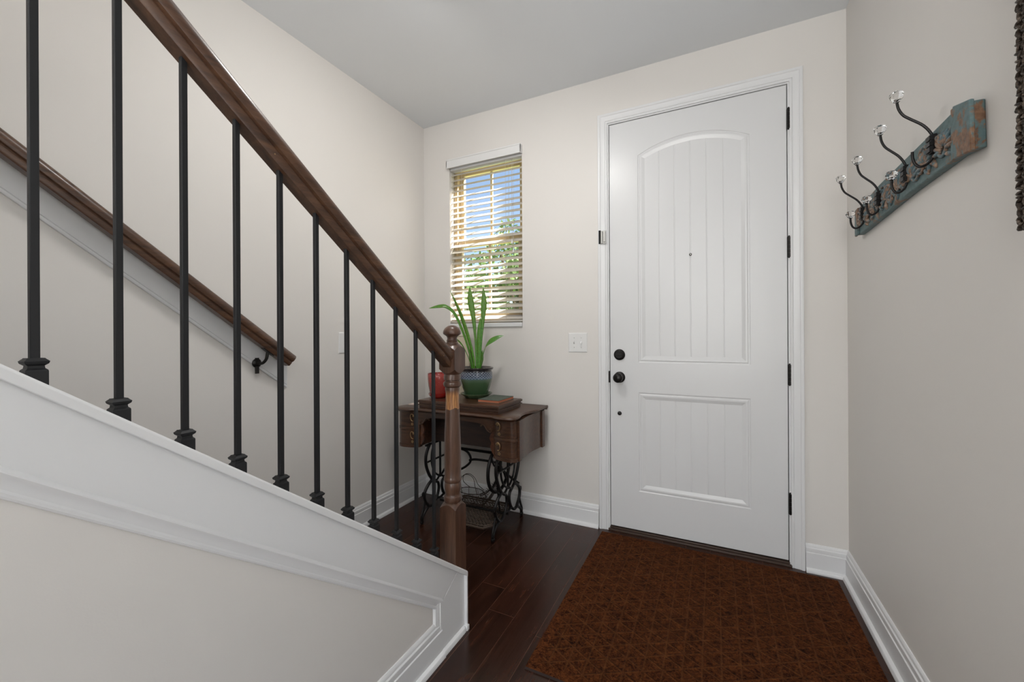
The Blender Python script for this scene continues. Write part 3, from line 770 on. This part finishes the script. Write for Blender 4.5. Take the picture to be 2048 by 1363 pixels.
for i in range(len(rim_)):
    for j in range(6):
        t = j/6; p = [rim_[i][k]+(rim_[(i+1) % 8][k]-rim_[i][k])*t for k in (0, 1)]; q2 = [rim2[i][k]+(rim2[(i+1) % 8][k]-rim2[i][k])*t for k in (0, 1)]
        bar(p, q2, .003)
stp = .024
def clipseg(o, d):
    t0, t1 = -9, 9
    for k, lo_, hi_ in ((0, a0+.02, a1-.02), (1, b0+.02, b1-.022)):
        if abs(d[k]) > 1e-6:
            u, v = sorted(((lo_-o[k])/d[k], (hi_-o[k])/d[k])); t0 = max(t0, u); t1 = min(t1, v)
    return (t0, t1) if t1 > t0 else None
for i in range(-20, 21):
    for d in ((.7071, .7071), (.7071, -.7071)):
        o = ((a0+a1)/2+i*stp, (b0+b1)/2); r_ = clipseg(o, d)
        if r_: bar([o[k]+d[k]*r_[0] for k in (0, 1)], [o[k]+d[k]*r_[1] for k in (0, 1)], .0030)
link('treadle_plate', bm, NT('worn brown iron', (.075, .052, .038), .5, .3).m, sc_, smooth=True)

# ------------------------------------------------------------------ wire basket on the treadle
hen = empty('wire_basket', (-1.42, 2.26, .09), 'open wire basket with looped handle and raised tail standing on the iron treadle', 'basket')
bm = bmesh.new(); hc = Vector((-1.425, 2.262, 0))
def oval(z, a, b, n=28): return [hc+Vector((a*cos(2*pi*i/n), b*sin(2*pi*i/n), z)) for i in range(n)]
wr_ = .0010
levels = [(.102, .085, .055), (.108, .105, .068), (.118, .115, .074), (.130, .118, .075), (.142, .116, .073), (.154, .108, .068), (.166, .098, .060), (.176, .090, .054)]
for k, (z, a, b) in enumerate(levels): tube(bm, oval(z, a, b), wr_ if k < 7 else .0026, 5, closed=True)
for i in range(10):
    a_ = 2*pi*i/10+.2
    tube(bm, [hc+Vector((a*cos(a_), b*sin(a_), z)) for z, a, b in levels], .0013, 5)
# tail fan on the right
for dy in (-.045, -.022, 0, .022, .045):
    tube(bm, spline([hc+Vector((.088, dy, .176)), hc+Vector((.130, dy*.9, .190)), hc+Vector((.165, dy*.7, .228)), hc+Vector((.185, dy*.5, .262))], 5), .0018, 5)
    tube(bm, spline([hc+Vector((.115, dy, .118)), hc+Vector((.150, dy*.8, .165)), hc+Vector((.178, dy*.6, .215)), hc+Vector((.185, dy*.5, .262))], 5), .0018, 5)
for t in range(9):
    u = t/9; x_ = .095+.09*u; z_ = .150+.105*u
    tube(bm, spline([hc+Vector((x_-.010, -.045*(1-.5*u), z_+.018)), hc+Vector((x_+.008, 0, z_-.012)), hc+Vector((x_-.010, .045*(1-.5*u), z_+.018))], 4), .0012, 4)
tube(bm, spline([hc+Vector((.185, -.022, .262)), hc+Vector((.188, 0, .266)), hc+Vector((.185, .022, .262))], 4), .0022, 5)
# head on the left
for dy in (-.03, 0, .03): tube(bm, spline([hc+Vector((-.088, dy, .176)), hc+Vector((-.115, dy*.8, .205)), hc+Vector((-.125, dy*.4, .235)), hc+Vector((-.142, 0, .222))], 5), .0018, 5)
link('wire_body', bm, WIREM, hen, smooth=True)
bm = bmesh.new()
for dy in (-.02, .02): tube(bm, spline([hc+Vector((-.035, dy*2.4, .176)), hc+Vector((-.070, dy, .222)), hc+Vector((-.055, dy*.4, .268)), hc+Vector((-.015, dy*.4, .282)), hc+Vector((.025, dy*.4, .262)), hc+Vector((.045, dy, .215)), hc+Vector((.075, dy*2.2, .176))], 6), .0020, 6)
link('handle', bm, WIREM, hen, smooth=True)

# ------------------------------------------------------------------ pots and plant
def glaze(name, fn, rough=.18):
    q = NT(name, (.2, .2, .2), rough); q.b.inputs['Coat Weight'].default_value = .6; q.b.inputs['Coat Roughness'].default_value = .06
    fn(q); return q.m
PX, PY = -1.383, 2.268
def fgreen(q):
    c = q.coord(); x, y, z = q.xyz(c)
    zz = q.math('ADD', z, q.math('MULTIPLY', q.math('SUBTRACT', q.noise(c, 28, 3), .5), .014))
    k = q.math('DIVIDE', zz, .196)
    col = q.ramp(k, [(.0, (.030, .075, .030)), (.50, (.052, .105, .045)), (.61, (.085, .14, .085)), (.66, (.075, .125, .20)), (.72, (.030, .045, .10)), (.86, (.020, .020, .032)), (1.0, (.030, .020, .017))])
    ang = q.math('ARCTAN2', y, x)
    def dl(s):
        f = q.math('FRACT', q.math('ADD', q.math('ADD', q.math('MULTIPLY', ang, 32/(2*pi)), q.math('MULTIPLY', z, s*62)), 50))
        return q.math('SUBTRACT', 1.0, q.math('DIVIDE', q.math('ABSOLUTE', q.math('SUBTRACT', f, .5)), .20), clamp=True)
    lat = q.math('MAXIMUM', dl(1), dl(-1))
    band = q.math('MULTIPLY', q.math('GREATER_THAN', z, .127), q.math('LESS_THAN', z, .170))
    lat = q.math('MULTIPLY', lat, band)
    q.color(q.mix(q.math('MULTIPLY', lat, .85), col, (.36, .44, .52)))
    q.bump(lat, .6, .003)
SAUG = glaze('green saucer glaze', lambda q: q.color(q.ramp(q.noise(q.coord(), 20, 2), [(.3, (.06, .12, .055)), (.7, (.12, .19, .10))])))
pp = empty('potted_snake_plant', (PX, PY, LZ), 'snake plant with upright green leaves in a blue and green glazed pot', 'potted plant')
bm = bmesh.new(); z0 = .010
lathe(bm, [(.062, z0), (.068, z0+.002), (.075, z0+.022), (.089, z0+.055), (.101, z0+.095), (.1055, z0+.125), (.104, z0+.150), (.100, z0+.163), (.100, z0+.168), (.108, z0+.172), (.112, z0+.178), (.111, z0+.185), (.104, z0+.187), (.096, z0+.184), (.092, z0+.172), (.088, z0+.160), (0, z0+.158)], (0, 0, 0), 56, cap=False)
pot = link('pot', bm, glaze('blue green glaze', fgreen), None, smooth=True, auto=60); pot.parent = pp
bm = bmesh.new(); lathe(bm, [(0, .0), (.068, 0), (.074, .003), (.088, .018), (.101, .026), (.103, .030), (.099, .031), (.086, .022), (.074, .010), (0, .0095)], (0, 0, 0), 56, cap=False)
s_ = link('saucer', bm, SAUG, None, smooth=True, auto=60); s_.parent = pp
SOIL = NT('potting soil', (.02, .012, .008), .95).m
bm = bmesh.new(); lathe(bm, [(.091, .166), (.06, .170), (0, .172)], (0, 0, 0), 40, cap=False); s_ = link('soil', bm, SOIL, None, smooth=True); s_.parent = pp
def fleaf(name, dark, mid, edge):
    q = NT(name, mid, .28); c = q.coord('Object')
    x, y, z = q.xyz(c)
    w = q.n('TexWave'); w.wave_type = 'BANDS'; w.bands_direction = 'Z'; q.l(c, w.inputs['Vector']); w.inputs['Scale'].default_value = 17; w.inputs['Distortion'].default_value = 16; w.inputs['Detail'].default_value = 3; w.inputs['Detail Scale'].default_value = 3
    q.color(q.ramp(w.outputs['Fac'], [(.1, tuple(.6*a+.4*b for a, b in zip(dark, mid))), (.9, mid)])); q.b.inputs['Subsurface Weight'].default_value = .06
    return q.m
LEAFA = fleaf('snake plant leaf', (.025, .115, .010), (.075, .26, .022), None)
def leafmesh(path, wmax, side, cup=.25, shape=None, thick=.0012):
    """blade along a path; side = width direction hint"""
    bm = bmesh.new(); P = spline(path, 8); N = len(P)-1; rows = []
    for i, p in enumerate(P):
        t = i/N; tan = (P[min(i+1, N)]-P[max(i-1, 0)]).normalized(); sd = Vector(side); sd = (sd-tan*sd.dot(tan)).normalized(); nn = tan.cross(sd)
        w = wmax*(shape(t) if shape else (.30+.70*min(1, t/.55))*(1-max(0, (t-.55)/.45)**2.2)); w = max(w, .0006)
        cc = cup*(1-t*.8)
        f = [p+sd*(w*k)+nn*(cc*w*k*k) for k in (-1, -.5, 0, .5, 1)]
        b = [v-nn*thick for v in f[::-1]]
        rows.append([bm.verts.new(v) for v in f+b])
    for a, b in zip(rows, rows[1:]):
        n = len(a)
        for i in range(n): bm.faces.new((a[i], a[(i+1) % n], b[(i+1) % n], b[i]))
    bm.faces.new(rows[0][::-1]); bm.faces.new(rows[-1]); return bm
OB = Vector((PX, PY, 0))
VS = Vector((.854, .52, 0))     # sideways direction as seen from the hall
def P3(s, z, d=0):              # s metres sideways, z height, d depth away
    return OB+VS*s+Vector((-.52, .854, 0))*d+Vector((0, 0, z))
def leaf(pts, w, side=VS, cup=.25, shape=None):
    return link('leaf', leafmesh([P3(*p) for p in pts], w, side, cup, shape), LEAFA, pp, smooth=True, auto=180)
lance = lambda t: (.34 if t < .35 else .34+.66*min(1, (t-.35)/.35))*(1-max(0, (t-.68)/.32)**1.8)
leaf([(.006, .94), (.000, 1.10), (-.014, 1.28), (-.034, 1.41), (-.040, 1.505)], .0205, cup=.2, shape=lance)
leaf([(.016, .94), (.030, 1.10), (.044, 1.28), (.052, 1.40), (.048, 1.500)], .0190, cup=.2, shape=lance)
leaf([(.010, .94), (.018, 1.06), (.024, 1.20), (.028, 1.305)], .018, cup=.5)
leaf([(-.010, .94), (-.020, 1.05), (-.056, 1.19), (-.105, 1.34), (-.165, 1.475)], .0125, side=(.75, .1, .6), cup=.5)
leaf([(-.012, .94), (-.035, 1.05), (-.080, 1.20), (-.135, 1.325), (-.19, 1.372), (-.235, 1.374), (-.30, 1.360)], .0135, side=(.2, .6, .7), cup=.4, shape=lambda t: (.35+.65*t/.8 if t < .8 else 1-((t-.8)/.2)**2))
leaf([(-.018, .94), (-.050, 1.04), (-.092, 1.125), (-.135, 1.165), (-.175, 1.175)], .009, side=(.3, -.6, .6), cup=.5)
leaf([(.022, .94), (.036, 1.02), (.058, 1.10), (.095, 1.145), (.140, 1.172), (.180, 1.185)], .0185, side=(.2, .5, .8), cup=.35, shape=lambda t: (.25 if t < .35 else .25+.75*min(1, (t-.35)/.25))*(1-max(0, (t-.62)/.38)**1.6))
leaf([(-.022, .94, .02), (-.032, 1.03, .02), (-.034, 1.115, .02)], .013, cup=.4)
leaf([(.018, .94, .015), (.034, 1.02, .015), (.040, 1.09, .015)], .012, cup=.4)

def fred(q):
    c = q.coord(); x, y, z = q.xyz(c); ang = q.math('MULTIPLY', q.math('ARCTAN2', y, x), .066)
    cb_ = q.n('CombineXYZ'); q.l(ang, cb_.inputs[0]); q.l(z, cb_.inputs[1])
    v = q.n('TexVoronoi'); v.feature = 'F1'; q.l(cb_.outputs[0], v.inputs['Vector']); v.inputs['Scale'].default_value = 34; v.inputs['Randomness'].default_value = .0
    f = q.math('FRACT', q.math('MULTIPLY', v.outputs['Distance'], 5.2)); ln = q.math('SUBTRACT', 1.0, q.math('DIVIDE', q.math('ABSOLUTE', q.math('SUBTRACT', f, .5)), .17), clamp=True)
    band = q.math('MULTIPLY', q.math('GREATER_THAN', z, .03), q.math('LESS_THAN', z, .150)); ln = q.math('MULTIPLY', ln, band)
    q.color(q.mix(q.math('MULTIPLY', ln, .8), (.28, .016, .012), (.66, .17, .12))); q.bump(ln, .5, .002)
RED = glaze('red lattice glaze', fred, .25)
RX, RY = -1.607, 2.166
rp = empty('flower_pot', (RX, RY, LZ), 'small red patterned ceramic pot on the cabinet behind the newel post', 'flower pot')
bm = bmesh.new(); lathe(bm, [(.040, .008), (.048, .010), (.056, .035), (.064, .080), (.068, .120), (.069, .156), (.066, .158), (.062, .156), (.060, .12), (.05, .10), (0, .098)], (0, 0, 0), 48, cap=False)
s_ = link('pot', bm, RED, None, smooth=True, auto=60); s_.parent = rp
bm = bmesh.new(); lathe(bm, [(0, 0), (.046, 0), (.056, .010), (.064, .026), (.064, .029), (.059, .028), (.050, .009), (0, .008)], (0, 0, 0), 48, cap=False)
s_ = link('saucer', bm, NT('red glaze plain', (.33, .014, .010), .2, Coat_Weight=.5).m, None, smooth=True, auto=60); s_.parent = rp

# book, paper, upright panel
bk_ = empty('book', (-1.21, 2.165, LZ), 'thin old book with grey green cover and orange page edges beside the green pot', 'book')
ca, sa = 1.0, 0.0; O_ = Vector((-1.134, 2.110, 0))
def bk(u, v, z): return O_+Vector((-u*ca-v*sa*1.0, -u*sa+v*ca, 0))+Vector((0, 0, z))
def bslab(bm, u0, u1, v0, v1, z0, z1):
    vs = [bm.verts.new(bk(u, v, z)) for z in (z0, z1) for v in (v0, v1) for u in (u0, u1)]
    for f in ((0, 2, 3, 1), (4, 5, 7, 6), (0, 1, 5, 4), (2, 6, 7, 3), (0, 4, 6, 2), (1, 3, 7, 5)): bm.faces.new([vs[i] for i in f])
BW, BD = .143, .200
bm = bmesh.new(); bslab(bm, 0, BW, 0, BD, LZ+.0155, LZ+.018); bslab(bm, 0, BW, 0, BD, LZ, LZ+.0025)
q = NT('worn book cover', (.1, .12, .1), .7); q.color(q.ramp(q.noise(q.coord(), 60, 4), [(.35, (.060, .080, .062)), (.7, (.115, .135, .105))]))
link('cover', bm, q.m, bk_, bevel=.0006)
bm = bmesh.new(); bslab(bm, .002, BW-.002, .002, BD-.002, LZ+.0025, LZ+.0155)
link('pages', bm, NT('orange page edges', (.52, .17, .085), .8).m, bk_)
bm = bmesh.new(); box(bm, -1.800, -1.735, 2.10, 2.20, TZ, TZ+.004)
tag(link('paper_card', bm, NT('pinkish paper', (.72, .60, .55), .6).m, loc=(-1.767, 2.15, TZ)), 'small pale paper card lying on the left end of the cabinet top', 'paper')
bm = bmesh.new(); box(bm, -1.722, -1.545, 2.425, 2.450, TZ+.0006, 1.178); box(bm, -1.724, -1.543, 2.423, 2.452, 1.178, 1.190)
tag(link('upright_box', bm, NT('cream box', (.66, .58, .46), .5).m, bevel=.004, loc=(-1.63, 2.44, TZ)), 'slim cream box standing upright against the wall behind the newel post', 'box')

# ------------------------------------------------------------------ coat rack on the right wall
cr = empty('coat_rack', (XR, 1.8, 1.69), 'weathered teal carved board with black hooks and glass knobs on the right wall', 'coat rack')
q = NT('chipped teal paint', (.1, .2, .2), .5); c = q.coord(); nz = q.noise(c, 16, 5, .65, .6); n2 = q.noise(c, 70, 3, .6)
geo = q.n('NewGeometry'); pt = q.math('MULTIPLY', q.math('SUBTRACT', geo.outputs['Pointiness'], .5), 2.2)
wear = q.math('ADD', q.math('ADD', nz, q.math('MULTIPLY', n2, .12)), pt)
tealc = q.ramp(n2, [(.3, (.070, .125, .130)), (.7, (.125, .195, .200))]); browc = q.ramp(n2, [(.3, (.10, .045, .020)), (.7, (.26, .14, .075))])
q.color(q.mix(q.ramp(wear, [(.735, (0, 0, 0)), (.78, (1, 1, 1))]), tealc, browc)); q.bump(nz, .3, .002); TEAL = q.m
q = NT('worn carving paint', (.1, .2, .2), .45); c = q.coord(); nz = q.noise(c, 34, 4, .65, .8); n2 = q.noise(c, 90, 3, .6)
q.color(q.ramp(q.math('ADD', q.math('MULTIPLY', nz, .8), q.math('MULTIPLY', n2, .2)), [(.36, (.060, .110, .125)), (.47, (.12, .18, .20)), (.52, (.22, .13, .080)), (.62, (.36, .25, .18)), (.74, (.45, .42, .38))])); q.bump(n2, .3, .002); CARV = q.m
XF = .556
topz = [(1.368, 1.744), (1.445, 1.762), (1.57, 1.757), (1.98, 1.745), (2.25, 1.722)]; botz = [(2.25, 1.610), (2.16, 1.612), (1.72, 1.633), (1.44, 1.636), (1.362, 1.626)]
bm = bmesh.new(); wallpoly(bm, XR, XF, topz+botz); link('board', bm, TEAL, cr, bevel=.003)
bm = bmesh.new(); wallpoly(bm, XF+.001, XF-.009, [(1.360, 1.746), (1.438, 1.767), (1.438, 1.631), (1.354, 1.621)])
wallpoly(bm, XF+.001, XF-.006, [(1.438, 1.766), (1.456, 1.766), (1.456, 1.632), (1.438, 1.632)]); link('end_block', bm, TEAL, cr, bevel=.003)
bm = bmesh.new(); wallpoly(bm, XF+.001, XF-.008, [(2.215, 1.722), (2.256, 1.719), (2.256, 1.606), (2.215, 1.608)]); link('end_block', bm, TEAL, cr, bevel=.003)
bm = bmesh.new()      # carved scrolls and leaves
def bz(y): # mid height of the board
    return 1.700-(y-1.4)*.038
def scroll(y, z, r, turns, s, rr, ang0=0):
    pts = [Vector((XF-.002, y+s*r*(1-t*.85)*cos(ang0+turns*2*pi*t), z+r*(1-t*.85)*sin(ang0+turns*2*pi*t))) for t in [i/24 for i in range(25)]]
    tube(bm, pts, rr, 7, rr=[rr*(1-.35*i/24) for i in range(25)])
rng = random.Random(7)
for k, y in enumerate((1.50, 1.61, 1.665, 1.80, 1.87, 1.93, 2.045, 2.10, 2.19)):
    s = 1 if k % 2 else -1
    scroll(y, bz(y)+.010*s, .034, 1.35, s, .0060, rng.uniform(0, 3))
    tube(bm, spline([Vector((XF-.001, y-.05, bz(y)-.030*s)), Vector((XF-.004, y-.02, bz(y)-.012*s)), Vector((XF-.004, y+.02, bz(y)-.030*s)), Vector((XF-.001, y+.05, bz(y)-.010*s))], 5), .0042, 7)
for k in range(44):
    y = 1.475+.72*k/44+rng.uniform(-.01, .01); z = bz(y)+rng.uniform(-.042, .036); a = rng.uniform(0, pi)
    m = Matrix.Translation((XF-.001, y, z)) @ Matrix.Rotation(a, 4, 'X') @ Matrix.Diagonal((.007, .019, .0065, 1))
    usphere(bm, m, 12, 8)
for y in (1.50, 1.61, 1.70, 1.80, 1.90, 2.02, 2.10, 2.17):
    for i in range(9):
        a = pi*i/8; m = Matrix.Translation((XF-.002, y+.034*cos(a), bz(y)-.016+.030*sin(a))) @ Matrix.Rotation(a, 4, 'X') @ Matrix.Diagonal((.008, .022, .0065, 1))
        usphere(bm, m, 12, 8)
link('carving', bm, CARV, cr, smooth=True, auto=180)
def knob(c, r, d=Vector((0, 0, 1))):
    bm = bmesh.new(); n = 8; prof = [(.30, -1.0), (.42, -.85), (.80, -.35), (1.0, .10), (.96, .35), (.70, .72), (.35, .90), (0, .93)]
    lathe(bm, [(r*a, r*b) for a, b in prof], tuple(c), n, cap=False)
    bot = [v for v in bm.verts if abs(v.co.z-(c[2]-r)) < 1e-6]; bmesh.ops.contextual_create(bm, geom=bot); return bm
for k, (y, dz, sx, low) in enumerate(((1.55, 0, 1.0, False), (1.728, -.020, .83, True), (1.968, -.028, .83, True), (2.150, -.036, .95, True))):
    xb = XF-.006
    X = lambda x: xb-(xb-x)*sx if x < xb else x
    bm = bmesh.new()
    up_ = [(.548, 1.708), (.550, 1.735), (.543, 1.755), (.528, 1.776), (.505, 1.796), (.488, 1.812), (.478, 1.832), (.474, 1.853)]
    tube(bm, spline([Vector((X(a), y, b+dz)) for a, b in up_], 6), .0036, 8)
    dn = [(.549, 1.722), (.552, 1.695), (.549, 1.677), (.538, 1.663), (.525, 1.658), (.514, 1.666), (.508, 1.684), (.507, 1.703)]
    tube(bm, spline([Vector((X(a), y, b+dz)) for a, b in dn], 6), .0036, 8)
    bz_ = 1.716+dz
    for zz, hh in ((.016, .010), (0, .009), (-.016, .010)): box(bm, xb-.011, xb+.012, y-.012, y+.012, bz_+zz-hh*.62, bz_+zz+hh*.62)
    box(bm, xb-.007, xb+.012, y-.010, y+.010, bz_-.026, bz_+.026)
    hk = link('hook', bm, CAST, cr, smooth=True, auto=30)
    bm = knob((X(.4735), y, 1.869+dz), .0175); link_sub('glass_knob', bm, GLASSK, hk)
    if low: bm = knob((X(.507), y, 1.717+dz), .0165); link_sub('glass_knob', bm, GLASSK, hk)

# ------------------------------------------------------------------ carved frame at the right edge
fr_ = empty('wall_frame', (XR, .77, 1.39), 'dark carved ornate frame hanging on the right wall at the edge of the view', 'frame')
q = NT('dark gilt carving', (.05, .035, .025), .38, .45); c = q.coord(); n1 = q.noise(c, 55, 4, .65, 1.5); n2 = q.noise(c, 160, 3)
q.color(q.ramp(n1, [(.36, (.018, .012, .009)), (.52, (.060, .042, .030)), (.66, (.20, .155, .12))])); q.bump(q.math('ADD', n1, q.math('MULTIPLY', n2, .3)), .8, .006); ORN = q.m
F0, F1, FZ0, FZ1, FWd = .33, 1.190, 1.392, 2.52, .085
bm = bmesh.new()
box(bm, XR-.028, XR, F1-FWd, F1, FZ0, FZ1); box(bm, XR-.028, XR, F0, F0+FWd, FZ0, FZ1); box(bm, XR-.028, XR, F0+FWd, F1-FWd, FZ0, FZ0+FWd); box(bm, XR-.028, XR, F0+FWd, F1-FWd, FZ1-FWd, FZ1)
link('frame_body', bm, ORN, fr_, bevel=.004)
bm = bmesh.new(); rng = random.Random(3)
def orn(y, z, k):
    a = rng.uniform(-.6, .6)+(.7 if k % 2 else -.7)
    m = Matrix.Translation((XR-.028, y, z)) @ Matrix.Rotation(a, 4, 'X') @ Matrix.Diagonal((.007, .0125, .0038, 1)); usphere(bm, m, 10, 6)
k = 0; z = FZ0+.008
while z < FZ1-.006:
    for yy in (F1-.006, F1-.024, F1-.043, F1-.062, F1-.078, F0+.012, F0+.035, F0+.06): orn(yy+rng.uniform(-.003, .003), z, k)
    z += .0085; k += 1
y = F0+FWd
while y < F1-FWd:
    for zz in (FZ0+.012, FZ0+.036, FZ0+.062, FZ1-.012, FZ1-.036, FZ1-.062): orn(y, zz, k)
    y += .02; k += 1
link('carving', bm, ORN, fr_, smooth=True, auto=180)
link('panel', B(XR-.012, XR-.006, F0+FWd-.005, F1-FWd+.005, FZ0+FWd-.005, FZ1-FWd+.005), NT('mirror glass', (.8, .8, .8), .03, 1).m, fr_)

# ------------------------------------------------------------------ outdoors, seen through the blind
q = NT('lawn', (.10, .16, .04), .9); q.color(q.ramp(q.noise(q.coord(), 3, 4), [(.3, (.07, .12, .03)), (.7, (.16, .22, .07))])); LAWN = q.m
tag(link('lawn', B(-30, 12, YB+.25, 45, -.40, -.262), LAWN), 'green lawn outside the front window', 'lawn', kind='stuff')
q = NT('tree leaves', (.10, .20, .04), .7); q.color(q.ramp(q.noise(q.coord(), 2.5, 3), [(.3, (.05, .12, .02)), (.7, (.20, .32, .08))])); TL = q.m
BARK = NT('tree bark', (.10, .07, .05), .9).m
def tree(x, y, h_, r, label, seed, n):
    rg = random.Random(seed); e = empty('tree', (x, y, -.25), label, 'tree', 'trees outside the window')
    bm = bmesh.new(); tube(bm, spline([(x, y, -.25), (x+.1, y, h_*.4), (x-.05, y+.05, h_*.75)], 5), .12, 8)
    for i in range(6):
        a = rg.uniform(0, 6.28); tube(bm, [(x, y, h_*rg.uniform(.35, .6)), (x+r*.7*cos(a), y+r*.7*sin(a), h_*rg.uniform(.6, .9))], .04, 5)
    link('trunk', bm, BARK, e, smooth=True)
    bm = bmesh.new(); cl = [(Vector((x+rg.gauss(0, r*.42), y+rg.gauss(0, r*.42), h_*.66+rg.gauss(0, h_*.16))), rg.uniform(.25, .5)*r) for _ in range(26)]
    for i in range(n):
        c_, cr_ = rg.choice(cl); d = Vector((rg.gauss(0, 1), rg.gauss(0, 1), rg.gauss(0, 1))).normalized()*cr_*rg.uniform(.5, 1)
        p = c_+d; s = rg.uniform(.05, .10); a = Vector((rg.gauss(0, 1), rg.gauss(0, 1), rg.gauss(0, 1))).normalized(); b = a.orthogonal().normalized()
        bm.faces.new([bm.verts.new(p+a*s), bm.verts.new(p+b*s*.5), bm.verts.new(p-a*s), bm.verts.new(p-b*s*.5)])
    link('foliage', bm, TL, e)
tree(-5.2, 11.0, 3.9, 1.25, 'leafy green tree outside, right of the window view behind the blind', 1, 5000)
tree(-8.2, 13.0, 3.6, 1.5, 'leafy green tree outside, left of the window view behind the blind', 2, 5000)
